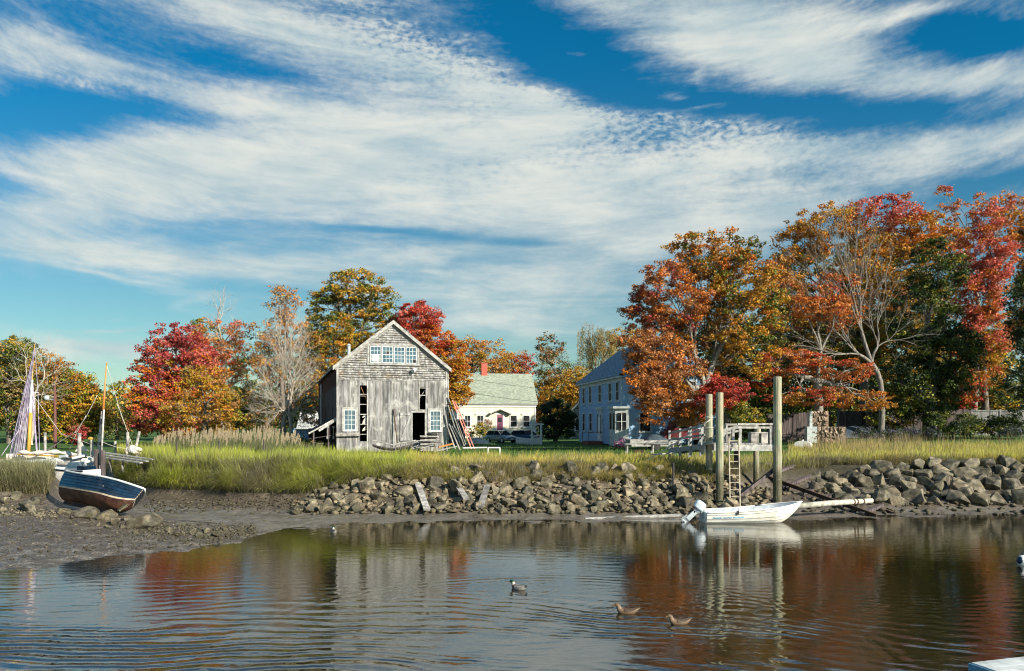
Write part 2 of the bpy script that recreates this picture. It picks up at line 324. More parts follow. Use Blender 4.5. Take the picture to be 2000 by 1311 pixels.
def G(px, D, dz=0.0):                              # a point standing on the ground
    x = (px - HX) / F * D; return Vector((x, D, gz(x, D) + dz))

us = np.concatenate([np.arange(-1500, -200, 40), np.arange(-200, 2200, 4.0), np.arange(2200, 3601, 40)])
ds = np.concatenate([np.arange(8, 20, .5), np.arange(20, 52, .09), np.arange(52, 120, 1.0), np.geomspace(121, 3000, 30)])
UU, DD = np.meshgrid(us, ds); XX = (UU - HX) / F * DD; ZZ = ground(XX, DD)
nr, nc = UU.shape; idx = np.arange(nr * nc).reshape(nr, nc)
fc = np.stack([idx[:-1,:-1], idx[:-1,1:], idx[1:,1:], idx[1:,:-1]], -1).reshape(-1, 4)
m = newmat('ground')
geo = N('ShaderNodeNewGeometry'); sp = N('ShaderNodeSeparateXYZ'); L.new(geo.outputs['Position'], sp.inputs[0]); zc = sp.outputs[2]
pos = geo.outputs['Position']
n1 = noise(pos, 2.2, 6, .65); n2 = noise(pos, 14.0, 6, .7); n3 = noise(pos, .5, 4, .6)
mud = mixc(sstep(n2, .35, .7), (.05, .040, .030, 1), (.17, .14, .105, 1)); mud = mixc(sstep(n1, .48, .70), mud, (.20, .17, .135, 1))
vor = N('ShaderNodeTexVoronoi'); L.new(pos, vor.inputs['Vector']); vor.inputs['Scale'].default_value = 11.0; vor.inputs['Randomness'].default_value = 1
peb = M('MULTIPLY', M('SUBTRACT', 1.0, sstep(vor.outputs['Distance'], .22, .42)), M('MULTIPLY', sstep(n1, .42, .6), M('SUBTRACT', 1.0, sstep(sp.outputs[1], 32, 36))))
pebc = mixc(vor.outputs['Color'], (.10, .08, .06, 1), (.42, .38, .32, 1)); mud = mixc(peb, mud, pebc)
smooth_flat = M('MULTIPLY', M('MULTIPLY', sstep(sp.outputs[1], 30.5, 32.5), M('SUBTRACT', 1.0, sstep(zc, .18, .3))), sstep(n3, .3, .5))
mud = mixc(M('MULTIPLY', smooth_flat, .75), mud, (.17, .155, .13, 1))
soil = mixc(n1, (.035, .032, .02, 1), (.10, .085, .045, 1))
lawn = mixc(sstep(noise(pos, 1.3, 6, .7), .35, .7), (.025, .08, .012, 1), (.09, .18, .028, 1))
up = mixc(sstep(sp.outputs[1], 50, 58), soil, lawn)
gc = mixc(sstep(M('ADD', zc, M('MULTIPLY_ADD', n1, .4, -.2)), 1.15, 1.6), mud, up)
rg = M('MULTIPLY_ADD', n1, .5, .18); rg = M('SUBTRACT', rg, M('MULTIPLY', smooth_flat, .06)); rg = M('ADD', rg, M('MULTIPLY', sstep(zc, 1.0, 1.5), .5)); wetp = M('MULTIPLY', M('SUBTRACT', 1.0, sstep(zc, .12, .5)), sstep(noise(pos, 1.1, 4, .6), .42, .6)); rg = M('MULTIPLY', rg, M('SUBTRACT', 1.0, M('MULTIPLY', wetp, .75)))
bmp = bump(M('ADD', M('MULTIPLY', n2, M('SUBTRACT', 1.0, M('MULTIPLY', smooth_flat, .75))), M('MULTIPLY', peb, .5)), M('SUBTRACT', .9, M('MULTIPLY', wetp, .6)), .07)
finish(gc, rg, bump(noise(pos, 3.0, 3, .5), .5, .12, bmp))
gr = fast_mesh('ground', np.stack([XX, DD, ZZ], -1).reshape(-1, 3), fc, None, m, 4, smooth=True); gr['kind'] = 'structure'

# ======================= THE WATER =======================
m = newmat('creek_water'); geo = N('ShaderNodeNewGeometry'); pos = geo.outputs['Position']; sp = N('ShaderNodeSeparateXYZ'); L.new(pos, sp.inputs[0])
mp = N('ShaderNodeMapping'); L.new(pos, mp.inputs[0]); mp.inputs[3].default_value = (1.0, 2.2, 1)
mp2 = N('ShaderNodeMapping'); L.new(pos, mp2.inputs[0]); mp2.inputs[3].default_value = (.25, 1, 1); mp2.inputs[2].default_value = (0, 0, R(4))
w1 = noise(mp.outputs[0], 5.0, 3, .5, .2); w2 = noise(mp.outputs[0], 1.3, 2, .5)
patch = sstep(noise(mp2.outputs[0], .23, 3, .5), .35, .65)
wd = M('ADD', M('MULTIPLY', noise(pos, .16, 2, .5), 2.2), M('MULTIPLY', noise(pos, .9, 3, .6), .22))
def ring(cx, cy, lam, r0, wid, amp, soft=0.0):
    dx = M('SUBTRACT', sp.outputs[0], cx); dy = M('SUBTRACT', sp.outputs[1], cy)
    r = M('SQRT', M('ADD', M('MULTIPLY', dx, dx), M('MULTIPLY', dy, dy))); rr = M('ADD', r, M('MULTIPLY', wd, 1.6)) if soft else r
    s = M('SINE', M('MULTIPLY', rr, 2 * math.pi / lam)); e = M('DIVIDE', M('SUBTRACT', r, r0), wid); e = M('POWER', 0.37, M('MULTIPLY', e, e))
    return M('MULTIPLY', M('MULTIPLY', s, e), amp)
h = M('MULTIPLY', w1, M('MULTIPLY_ADD', patch, .0022, .0013))
h = M('ADD', h, M('MULTIPLY', w2, .005))
far_calm = M('SUBTRACT', 1.0, sstep(sp.outputs[1], 16.5, 25))
sw = ring(-6.0, -9.0, .50, 23.5, 5.0, .0125, 1)
sw2 = ring(9.0, -30.0, .42, 49.0, 6.0, .0012, 1)
patch2 = sstep(noise(mp2.outputs[0], .38, 4, .6), .38, .60)
h = M('ADD', h, M('MULTIPLY', M('MULTIPLY', sw, far_calm), M('MULTIPLY_ADD', patch2, .95, .05)))
h = M('ADD', h, M('MULTIPLY', sw2, far_calm))
for a in [(.8, 15.5, .4, 6.2, .4, .0022), (2.7, 17.9, .22, .7, .5, .0012), (3.7, 16.9, .22, .7, .5, .0012), (.2, 20.5, .22, .7, .5, .001), (-7.0, 31.2, .3, 1.0, .7, .0015)]:
    h = M('ADD', h, ring(*a))
b = bump(h, 1.0, 1.0)
rough = M('MULTIPLY_ADD', patch, .03, .012)
p = finish((.016, .013, .004, 1), rough, b, 0, 2.9)
wm = m
wv_ = [(-600,-200,0),(900,-200,0),(900,62,0),(-600,62,0)]
mb = MB(); mb.add(wv_, [(0,1,2,3)]); wat = mb.build('water', wm); wat['kind'] = 'structure'

# ======================= GRASSES =======================
m = newmat('grass_blades'); c = attr(); d = N('ShaderNodeBsdfPrincipled'); L.new(c, d.inputs['Base Color']); d.inputs['Roughness'].default_value = .55
tr = N('ShaderNodeBsdfTranslucent'); L.new(c, tr.inputs[0]); mxs = N('ShaderNodeMixShader'); mxs.inputs[0].default_value = .42
L.new(d.outputs[0], mxs.inputs[1]); L.new(tr.outputs[0], mxs.inputs[2]); o = N('ShaderNodeOutputMaterial'); L.new(mxs.outputs[0], o.inputs[0]); MT['grass'] = m
nrg = np.random.default_rng(5)
def blades(name, x, y, h, w, lean, dirx, diry, droop, cb_, ct, label, cat, z=None, seg=3):
    n = len(x); z = ground(x, y) - .03 if z is None else z
    ang = nrg.uniform(0, 2*np.pi, n); wx = np.cos(ang) * w; wy = np.sin(ang) * w * .6
    ts = np.linspace(0, 1, seg + 1); V = np.zeros((n, 2*seg + 1, 3)); C = np.zeros((n, 2*seg + 1, 3))
    for k, t in enumerate(ts):
        cx = x + dirx * lean * h * t**1.8; cy = y + diry * lean * h * t**1.8; cz = z + h * (t - droop * t**2.4)
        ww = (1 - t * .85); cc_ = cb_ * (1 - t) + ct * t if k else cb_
        if k < seg:
            V[:, 2*k] = np.stack([cx - wx*ww, cy - wy*ww, cz], -1); V[:, 2*k+1] = np.stack([cx + wx*ww, cy + wy*ww, cz], -1); C[:, 2*k] = cc_; C[:, 2*k+1] = cc_
        else: V[:, 2*k] = np.stack([cx, cy, cz], -1); C[:, 2*k] = ct
    base = (np.arange(n) * (2*seg+1))[:, None]
    Fq = [base + np.array([[2*k, 2*k+1, 2*k+3, 2*k+2]]) for k in range(seg - 1)] + [base + np.array([[2*seg-2, 2*seg-1, 2*seg, 2*seg]])]
    Fq = np.concatenate(Fq)
    # last piece is a triangle: build as its own faces by splitting meshes into tris
    q = Fq; tri = np.concatenate([q[:, [0,1,2]], q[:-n or None][:, [0,2,3]]])
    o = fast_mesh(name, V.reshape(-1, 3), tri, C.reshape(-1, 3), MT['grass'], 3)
    return tag(o, label, cat, None, 'stuff')
TOPD = np.array([PD[i, 4] if PX[i] <= 95 else PD[i, 5] for i in range(len(PX))])
def top_D(px): return np.interp(px, PX, TOPD)
def lerpc(a, b, t): return np.array(a)[None] * (1 - t[:, None]) + np.array(b)[None] * t[:, None]
def marsh(name, px0, px1, n, back, label, tip_a, tip_b, hh=(.55, .95), edge=.5, seed=1, front=1.3, power=1.6, pxok=None, hs=None):
    px = nrg.uniform(px0, px1, n); e = nrg.uniform(0, 1, n) < edge
    D0 = top_D(px); D = np.where(e, D0 - (front(px) if callable(front) else front) + nrg.uniform(0, 1.6, n), D0 - .2 + back * nrg.uniform(0, 1, n)**power)
    x = (px - HX) / F * D; y = D; g = ground(x, y); k = (g > .75)
    cl = fbm(x * .9, y * .9, 3, 77); k &= nrg.uniform(0, 1, n) < np.clip((cl - .22) * 5, 0.25, 1)
    if pxok is not None: k &= pxok(px, D)
    px, D, x, y, e, cl, g = px[k], D[k], x[k], y[k], e[k], cl[k], g[k]; n = len(x)
    h = (hs(px) if hs else 1) * nrg.uniform(hh[0], hh[1], n) * (.42 + cl * 1.25) * (1 + .35 * (vnoise(x * 2.2, y * 2.2, 91) - .5))
    th = nrg.uniform(0, 2*np.pi, n); fr = np.where(D < D0[k] + .5, 1.0, 0.0); sgn = nrg.uniform(0, 1, n)
    clump = vnoise(x * .8, y * .8, 13) - .5
    dx = np.where(fr > 0, clump * 1.6 + nrg.normal(0, .3, n), .25 + .6 * np.cos(th)); dy = np.where(fr > 0, -1.0, .6 * np.sin(th))
    lean = np.where(fr > 0, nrg.uniform(.2, 1.0, n), nrg.uniform(.05, .45, n)); droop = np.where(fr > 0, np.clip(lean - .15, 0, 1) * nrg.uniform(.5, 1.25, n), nrg.uniform(0, .2, n))
    t = np.clip(fbm(x * .25, y * .25, 3, 55) * 1.6 - .3 + (vnoise(x * 1.7, y * 1.7, 5) - .5) * .9 + nrg.normal(0, .22, n), 0, 1)
    ct = lerpc(tip_a, tip_b, t) * (nrg.uniform(.6, 1.2, n) * (.65 + .7 * vnoise(x * 2.6, y * 2.6, 17)))[:, None]
    dry = (nrg.uniform(0, 1, n) < np.where(fr > 0, .55, .18) * (.25 + 1.7 * vnoise(x * .55, y * .55, 66)**1.3)); ct[dry] = np.array([.50, .44, .27]) * nrg.uniform(.45, 1.15, dry.sum())[:, None]
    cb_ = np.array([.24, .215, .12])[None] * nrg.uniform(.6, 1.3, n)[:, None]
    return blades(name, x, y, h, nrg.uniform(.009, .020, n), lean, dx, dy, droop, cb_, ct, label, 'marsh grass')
YG, OL, OG = (.72, .76, .08), (.40, .52, .05), (.76, .56, .12)
marsh('marsh_grass', 225, 810, 74000, 9, 'tall yellow green marsh grass hanging over the muddy bank left of the barn', YG, OL, (.75, 1.2), .55, front=lambda p: 2.4 - 1.1 * np.clip((p - 540) / 230, 0, 1), hs=lambda p: 1 - .27 * np.clip((p - 540) / 250, 0, 1))
marsh('marsh_grass', 790, 1400, 50000, 9, 'yellow green marsh grass along the top of the stone bank in front of the barn', YG, OG, (.5, .95), .5, front=1.7, hs=lambda p: np.interp(p, [790, 880, 1000, 1400], [1, .84, .70, .70]))
marsh('marsh_grass', 1395, 1620, 9000, 8, 'sparse marsh grass around the dock and slipway', OL, OG, (.35, .6), .3)
marsh('marsh_grass', 1540, 2300, 42000, 13, 'tawny and green marsh grass above the big boulders on the right', YG, OG, (.45, .8), .25, front=.6, power=1.1)
marsh('marsh_grass', -350, 108, 26000, 7, 'pale grey green clumps of grass on the bank behind the grounded rowboat', (.24, .27, .10), (.34, .33, .17), (.6, 1.0), .45)
# tall tawny seed stalks on the right bank
n = 1500; px = np.where(nrg.uniform(0,1,n) < .5, nrg.uniform(1590, 1800, n), nrg.uniform(1540, 2200, n)); D = nrg.uniform(49, 58, n); x = (px - HX) / F * D
th = nrg.uniform(0, 6.28, n)
blades('seed_stalks', x, D, nrg.uniform(.9, 1.5, n), np.full(n, .013), nrg.uniform(.05, .3, n), np.cos(th), np.sin(th), nrg.uniform(0, .1, n), np.tile([[.3,.25,.12]], (n,1)), np.tile([[.48,.34,.17]], (n,1)) * nrg.uniform(.7,1.1,(n,1)), 'thin tawny seed stalks standing above the right marsh grass', 'grass')
# rough lawn
n = 36000; px = nrg.uniform(560, 2250, n); D = 52 + 40 * nrg.uniform(0, 1, n)**1.5; x = (px - HX) / F * D; th = nrg.uniform(0, 6.28, n); g = nrg.uniform(.6, 1.3, (n, 1))
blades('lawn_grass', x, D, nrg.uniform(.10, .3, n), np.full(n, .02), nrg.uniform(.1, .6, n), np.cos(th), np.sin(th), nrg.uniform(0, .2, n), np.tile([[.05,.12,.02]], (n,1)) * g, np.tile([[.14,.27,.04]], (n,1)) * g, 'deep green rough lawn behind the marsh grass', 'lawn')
# reeds with plumes
n = 7000; px = 300 + 330 * nrg.uniform(0, 1, n)**1.05; D = nrg.uniform(49.5, 60, n); x = (px - HX) / F * D; th = nrg.uniform(0, 6.28, n); hh = nrg.uniform(1.1, 1.9, n) * (.72 + .5 * fbm(x * .6, D * .6, 3, 8)) * (1 - .35 * np.clip((px - 540) / 60, 0, 1)) * (1 - .4 * np.clip((350 - px) / 50, 0, 1))
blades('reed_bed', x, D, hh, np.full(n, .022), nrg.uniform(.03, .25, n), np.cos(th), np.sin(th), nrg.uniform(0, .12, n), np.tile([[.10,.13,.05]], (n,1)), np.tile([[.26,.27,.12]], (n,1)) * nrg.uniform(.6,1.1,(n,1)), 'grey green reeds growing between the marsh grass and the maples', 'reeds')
k = nrg.choice(n, 300, replace=False); pv_, pc_ = [], []
for i in k:
    if px[i] > 585: continue
    zb = gz(x[i], D[i]) + hh[i] * .92
    for j in range(11):
        t = j / 10; r = .06 * math.sin(math.pi * (t * .8 + .15)); a = rng.uniform(0, 6.28); cx, cy, cz = x[i] + math.cos(a) * r * .5 + t*.06, D[i] + math.sin(a) * r * .5, zb + t * .42; s = .042
        pv_.append([(cx - s, cy, cz), (cx, cy - s*.5, cz - s*1.3), (cx + s, cy, cz), (cx + s*.3, cy + s*.5, cz + s*1.5)]); g = rng.uniform(.75, 1.1); pc_ += [(.50*g, .41*g, .27*g)] * 4
pv_ = np.array(pv_).reshape(-1, 3); o = fast_mesh('reed_plumes', pv_, np.arange(len(pv_)).reshape(-1, 4), np.array(pc_), MT['grass'], 4)
tag(o, 'pinkish tan feathery plumes on the reeds left of the barn', 'reeds', None, 'stuff')
# ======================= BUILDINGS =======================
def board_wall(mb, s0, s1, z0, z1, ops, bw, th, y=0.0, colf=wood_col, jit=.012, gap=.006, top=None):
    edges = sorted({s0, s1} | {o[0] for o in ops if s0 < o[0] < s1} | {o[1] for o in ops if s0 < o[1] < s1})
    for a, b in zip(edges[:-1], edges[1:]):
        n = max(1, round((b - a) / bw)); w = (b - a) / n
        for i in range(n):
            p, q = a + i*w, a + (i+1)*w; mid = (p + q) / 2; iv = [(z0, top(mid) if top else z1)]
            for o in ops:
                if o[0] < mid < o[1]: iv = [r for (u, v) in iv for r in ((u, min(v, o[2])), (max(u, o[3]), v)) if r[1] - r[0] > .02]
            for (u, v) in iv:
                j = rng.uniform(0, jit); mb.box(p + gap/2, q - gap/2, y - th - j, y - j, u + rng.uniform(0, .015), v, colf())
def courses(mb, s0, s1, z0, z1, h, y=0.0, wid=.14, colf=wood_col, roof=None, skip=(), rag=.02):    # shingle courses on a wall facing -y
    k = 0; z = z0
    while z < z1 - .02:
        off = rng.uniform(0, wid); s = s0 - off
        while s < s1:
            w = wid * rng.uniform(.6, 1.4); a, b = max(s, s0), min(s + w, s1); s += w
            if b - a < .02: continue
            mid = (a + b) / 2; t = min(z + h * 1.05, z1)
            if roof and t > roof(mid): 
                if z > roof(mid) - .05: continue
                t = roof(mid)
            if any(o[0] < mid < o[1] and o[2] < z + h/2 < o[3] for o in skip): continue
            zz = z - rng.uniform(0, rag); c = colf()
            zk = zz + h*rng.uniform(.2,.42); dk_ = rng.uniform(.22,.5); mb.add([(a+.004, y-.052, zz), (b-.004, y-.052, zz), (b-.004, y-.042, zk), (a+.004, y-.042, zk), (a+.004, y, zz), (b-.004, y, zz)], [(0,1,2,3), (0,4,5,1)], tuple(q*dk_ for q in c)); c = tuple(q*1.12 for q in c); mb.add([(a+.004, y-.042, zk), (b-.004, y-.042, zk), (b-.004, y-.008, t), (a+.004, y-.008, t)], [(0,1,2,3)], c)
        z += h
def clap(mb, s0, s1, z0, z1, h, y=0.0, c=1.0):
    z = z0
    while z < z1 - .01:
        t = min(z + h, z1); g = rng.uniform(.93, 1.04) * c
        mb.add([(s0, y-.022, z), (s1, y-.022, z), (s1, y-.004, t), (s0, y-.004, t), (s0, y, z), (s1, y, z)], [(0,1,2,3), (0,4,5,1)], g); z = t
def window(parent, s, z, w, h, nx=2, nz=2, fm='white', gm='darkglass', y=0.0, fw=.09, sash=True, mun=.03, sill=True, label=None, mirror=False, depth=.05):
    mb = MB(); f = fw; Y0 = y - depth; x0, x1, z0, z1 = s - w/2, s + w/2, z, z + h
    mb.box(x0-f, x0, Y0, y+.01, z0-f, z1+f); mb.box(x1, x1+f, Y0, y+.01, z0-f, z1+f); mb.box(x0, x1, Y0, y+.01, z1, z1+f); mb.box(x0, x1, Y0, y+.01, z0-f, z0)
    fy = y - depth * .55
    for i in range(1, nx): mb.box(x0 + w*i/nx - mun/2, x0 + w*i/nx + mun/2, fy-.008, y, z0, z1)
    for k in range(1, nz):
        zz = z0 + h*k/nz; t = mun*1.7 if sash and k * 2 == nz else mun; mb.box(x0, x1, fy-.011, y+.002, zz - t/2, zz + t/2)
    o = mb.build('window', MT[fm], parent)
    if label: o['label'] = label
    g = MB(); g.add([(x0, fy+.012, z0), (x1, fy+.012, z0), (x1, fy+.012, z1), (x0, fy+.012, z1)], [(0,1,2,3)]); g.build('pane', MT[gm], o)
    if sill: q = MB(); q.box(x0-f-.04, x1+f+.04, Y0-.05, y+.008, z0-f-.06, z0-f-.002); q.build('sill', MT[fm], o)
    return o

# ---------- the barn ----------
BTH = R(16.5); Bx, By, Bz = -12.1, 55.0, 2.25; BW, BD = 7.75, 24.0
bf = plane_map(Bx, By, BTH)
def bl(px, py): s, z = bf(px, py); return s, z - Bz
barn = thing('barn', 'large weathered grey wooden barn with shingled gable and boarded front', 'barn', (Bx, By, Bz), BTH)
sh_z = 4.98; eave = 6.02; ridge = 9.1; hw = BW / 2
def rl(s): return eave + (ridge - eave) * (1 - abs(s - hw) / hw)
def rect(a, b, c, d): (s0, z1), (s1, z0) = bl(a, b), bl(c, d); return (s0, s1, z0, z1)
slotL = rect(703, 753, 716.5, 862); slotR = rect(819.5, 756, 831, 801); door = rect(805.5, 806, 829.5, 860); wl = rect(672, 801, 694, 840); wr = rect(840, 803, 860, 841); wt = rect(722, 676, 814, 711)
mb = MB(); board_wall(mb, 0, BW, 0, sh_z, [slotL, slotR, door, wl, wr], .21, .04)
for k, (a, b) in enumerate([(0, .1), (BW-.1, BW)]): mb.box(a-.02, b+.02, -.075, -.055, 0, eave-.05, (1.25,1.25,1.22))
mb.box(-.02, BW+.02, -.07, -.045, sh_z-.03, sh_z+.05, .95)
mb.build('wall', MT['grey_wood'], barn)
# side wall, left: boards below, red brown courses above; the other walls close the box
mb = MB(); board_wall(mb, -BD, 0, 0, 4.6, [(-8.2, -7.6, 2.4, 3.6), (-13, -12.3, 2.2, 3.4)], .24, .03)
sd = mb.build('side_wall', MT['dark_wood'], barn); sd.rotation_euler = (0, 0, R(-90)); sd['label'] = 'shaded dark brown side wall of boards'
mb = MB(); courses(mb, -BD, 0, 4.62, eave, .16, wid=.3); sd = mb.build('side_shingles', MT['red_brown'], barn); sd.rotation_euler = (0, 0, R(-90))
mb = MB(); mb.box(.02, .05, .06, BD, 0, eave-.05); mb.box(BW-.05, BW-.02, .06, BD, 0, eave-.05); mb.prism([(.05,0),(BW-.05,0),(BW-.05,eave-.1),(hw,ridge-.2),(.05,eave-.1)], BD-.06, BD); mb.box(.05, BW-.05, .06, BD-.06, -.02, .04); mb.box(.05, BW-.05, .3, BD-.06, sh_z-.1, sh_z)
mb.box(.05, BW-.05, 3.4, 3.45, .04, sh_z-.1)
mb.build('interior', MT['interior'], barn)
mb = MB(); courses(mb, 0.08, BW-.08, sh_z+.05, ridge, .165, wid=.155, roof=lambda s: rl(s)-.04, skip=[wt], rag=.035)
mb.prism([(.02, sh_z+.05), (BW-.02, sh_z+.05), (BW-.02, eave-.06), (hw, ridge-.08), (.02, eave-.06)], .001, .04, .8)
mb.build('gable_shingles', MT['shingle'], barn)
mb = MB(); oh = .28; sl_ = (ridge - eave) / hw
for sg in (-1, 1):
    e = hw + sg*(hw + oh); ez = eave - sl_*oh; t = .12
    q = [(hw, ridge+.02), (e, ez), (e, ez+t), (hw, ridge+.02+t)]
    mb.prism(q, -.24, BD+.2)
mb.build('roof', MT['shingle'], barn)
mb = MB()
for sg in (-1, 1):
    e = hw + sg*(hw + oh); ez = eave - sl_*oh
    mb.prism([(hw, ridge-.14), (e, ez-.16), (e, ez+.11), (hw, ridge+.13)], -.275, -.243, 1.0)
    mb.prism([(hw, ridge-.30), (e - sg*.15, ez-.15), (e - sg*.15, ez-.04), (hw, ridge-.17)], -.055, -.036, .9)
mb.build('bargeboard', MT['trim'], barn)
# gable window band: four sashes
n4 = 4; w4 = (wt[1] - wt[0]) / n4
for i in range(n4):
    cx = wt[0] + w4*(i+.5); ww = w4 - .16; o = window(barn, cx, wt[2] + .06, ww, wt[3] - wt[2] - .12, 3, 4, 'whiteworn', 'glass', y=-.03, fw=.06, sill=False, depth=.06)
    br = [(0,0,.5,.5),(.66,.0,.33,.25)][0:0] if i not in (1, 3, 0) else {0: [(.08,.05,.8,.42)], 1: [(.34,.5,.32,.25)], 3: [(.66,0,.32,.25)]}[i]
    for (a, b_, c_, d_) in br:
        q = MB(); hh = wt[3]-wt[2]-.12; x0 = cx - ww/2 + a*ww; z0 = wt[2]+.06 + b_*hh
        q.add([(x0, -.055, z0), (x0+c_*ww, -.055, z0), (x0+c_*ww, -.055, z0+d_*hh), (x0, -.055, z0+d_*hh)], [(0,1,2,3)], 1.0)
        q.build('panel' if i == 0 else 'broken_pane', MT['cream'] if i == 0 else MT['interior'], o)
mb = MB(); mb.box(wt[0]-.16, wt[1]+.16, -.085, -.03, wt[3]+.02, wt[3]+.15); mb.box(wt[0]-.2, wt[1]+.2, -.12, -.03, wt[2]-.13, wt[2]-.02); mb.box(wt[0]-.16, wt[0]-.03, -.083, -.03, wt[2]-.02, wt[3]+.02); mb.box(wt[1]+.03, wt[1]+.16, -.083, -.03, wt[2]-.02, wt[3]+.02)
mb.build('window_casing', MT['trim'], barn)
for q, lb in ((wl, 'lower left sash window with paned glass'), (wr, 'lower right sash window with paned glass')):
    cx = (q[0]+q[1])/2
    window(barn, cx, q[2]+.03, q[1]-q[0]-.06, q[3]-q[2]-.06, 3, 4, 'whiteworn', 'glass', y=-.02, fw=.07, depth=.06, label=lb)
    m2 = MB(); a = .17
    m2.box(q[0]-a, q[0]-.03, -.085, -.045, q[2]-.1, q[3]+.2); m2.box(q[1]+.03, q[1]+a, -.085, -.045, q[2]-.1, q[3]+.2); m2.box(q[0]-.03, q[1]+.03, -.086, -.045, q[3]+.05, q[3]+.2)
    m2.build('window_casing', MT['trim'], barn)
# boards, rags and rails showing in the two open slots
mb = MB()
for k, z in enumerate(np.linspace(slotL[2]+.45, slotL[3]-.65, 5)): mb.box(slotL[0]-.02, slotL[1]+.02, -.02, .03, z, z+.06, rng.uniform(.8, 1.2))
for z in (slotR[3]-.62, slotR[3]-.1, slotR[2]-.03): mb.box(slotR[0]-.02, slotR[1]+.02, -.02, .03, z, z+.06)
mb.box(slotL[1]+.0, slotL[1]+.07, -.075, -.052, 0, sh_z-.05, 1.2); mb.box(slotR[0]-.06, slotR[0], -.075, -.052, slotR[2], sh_z-.05, 1.1)
mb.beam((slotR[0]+.05, .12, slotR[2]+.9), (slotR[1]+.05, .2, slotR[3]-.1), .12, .03, 1.2); mb.beam((slotL[0]+.08, .12, slotL[3]-.1), (slotL[1]-.02, .14, slotL[3]-1.0), .1, .03, (1.1,.6,.3))
mb.box(slotL[0]+.02, slotL[1]-.02, .1, .2, slotL[3]-.75, slotL[3]-.62, (.9,.85,.75))
mb.build('rails', MT['grey_wood_h'], barn)
mb = MB()
for (a, b_, c_) in ((.55,.30,.75),(.62,.18,.5),(.5,.42,.4)):
    z0 = slotL[2] + (slotL[3]-slotL[2])*b_; x0 = slotL[0] + .12; mb.add([(x0+.05, .1, z0), (slotL[1]-.02, .08, z0+.1), (slotL[1]-.02, .1, z0+.95*c_), (x0+.32, .06, z0+.8*c_), (x0+.1, .12, z0+.35*c_)], [(0,1,2,3,4)], 1.0)
mb.build('torn_cloth', MT['canvas'], barn)
# open door leaf with diagonal brace
s0, z0 = bl(781, 862); s1, z1 = bl(804, 805); mb = MB(); board_wall(mb, s0, s1, z0, z1, [], .24, .045, y=-.062, colf=lambda: rng.uniform(1.0,1.15))
dl = mb.build('door', MT['grey_wood'], barn); mb = MB(); mb.beam((s0+.08, -.14, z0+.12), (s1-.08, -.14, z1-.2), .13, .04, 1.25, up=(0,1,0)); mb.box(s0, s1, -.15, -.125, z1-.24, z1-.1, 1.2); mb.box(s0, s1, -.151, -.126, z0+.05, z0+.19, 1.2); mb.build('brace', MT['grey_wood'], dl)
mb = MB(); mb.box(door[0]-.12, door[0], -.085, -.058, door[2], door[3]+.1); mb.box(door[1], door[1]+.12, -.085, -.058, door[2], door[3]+.1); mb.box(door[0], door[1], -.086, -.058, door[3], door[3]+.1); mb.build('door_casing', MT['trim'], barn)
# big wooden beam below the left window, flood lamp, downpipe, stove pipe
s0, z0 = bl(659, 849); s1, _ = bl(701, 849); mb = MB(); mb.beam((s0-.12, -.17, z0), (s1+.05, -.17, z0+.02), .2, .24, .8); mb.build('beam', MT['grey_wood_h'], barn)
s0, z0 = bl(810, 723); mb = MB(); mb.tube([(s0, -.05, z0+.02), (s0, -.12, z0+.02)], .06); mb.tube([(s0+.1, -.2, z0+.08), (s0, -.16, z0+.02), (s0-.2, -.34, z0-.1)], [.10, .13, .15], 10, 1.0); mb.build('flood_lamp', MT['whiteworn'], barn)
mb = MB(); mb.tube([(BW+.09, -.0, 0.1), (BW+.09, 0, eave-.2)], .05); mb.box(BW-.02, BW+.02, -.05, .5, 3.4, eave); mb.build('downpipe', MT['trim'], barn)
mb = MB(); mb.tube([(1.6, 9, rl(1.6)), (1.6, 9, rl(1.6)+.95)], .13); mb.tube([(1.6,9,rl(1.6)+.95),(1.6,9,rl(1.6)+1.1)], [.2,.05]); mb.build('stove_pipe', MT['metal'], barn)
mb = MB(); mb.tube([(-.12, 17.5, .3), (-.12, 17.5, 5.2)], .09); mb.tube([(-.12,17.5,5.2),(-.12,17.5,5.6)], [.13,.02]); mb.build('vent_pipe', MT['metal'], barn)
# lean-to on the left side
lt = thing('lean_to', 'sagging lean-to roof with clutter beneath it on the barn side', 'shed', (Bx, By, Bz), BTH)
pt = lambda px, py: bl(px, py)
mb = MB(); (a0, b0), (a1, b1) = pt(658, 818), pt(603, 848)
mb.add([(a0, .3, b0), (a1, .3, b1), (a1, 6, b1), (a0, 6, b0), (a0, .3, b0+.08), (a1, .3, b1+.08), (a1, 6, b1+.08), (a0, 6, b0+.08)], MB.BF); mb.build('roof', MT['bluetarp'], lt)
mb = MB(); mb.beam((a0, .2, b0-.05), (a0-1.2, .2, b0-.83), .1, .14, 1.3); mb.beam((a0, .25, b0+.05), (a1, .25, b1+.03), .06, .1, 1.2); mb.build('rafter', MT['grey_wood_h'], lt)
mb = MB()
mb.box(a1+.2, -.1, 5.8, 5.9, 0, 1.6, .5); mb.build('back_wall', MT['dark_wood'], lt)
for xx in (a1+.3, a1+1.3): mb = MB(); mb.box(xx, xx+.1, .4, .5, 0, b1+.05 + (xx-a1)*.5); mb.build('post', MT['dark_wood'], lt)
mb = MB(); mb.box(-1.3, -.12, .8, 2.4, .55, .62); mb.box(-1.3, -1.2, .8, .9, 0, .55); mb.box(-.25, -.15, .8, .9, 0, .55); mb.beam((-1.9,.6,.9),(-.3,.5,1.15),.12,.04); tag(mb.build('workbench', MT['dark_wood']), 'dark workbench stacked under the lean-to roof', 'bench').matrix_world = lt.matrix_basis
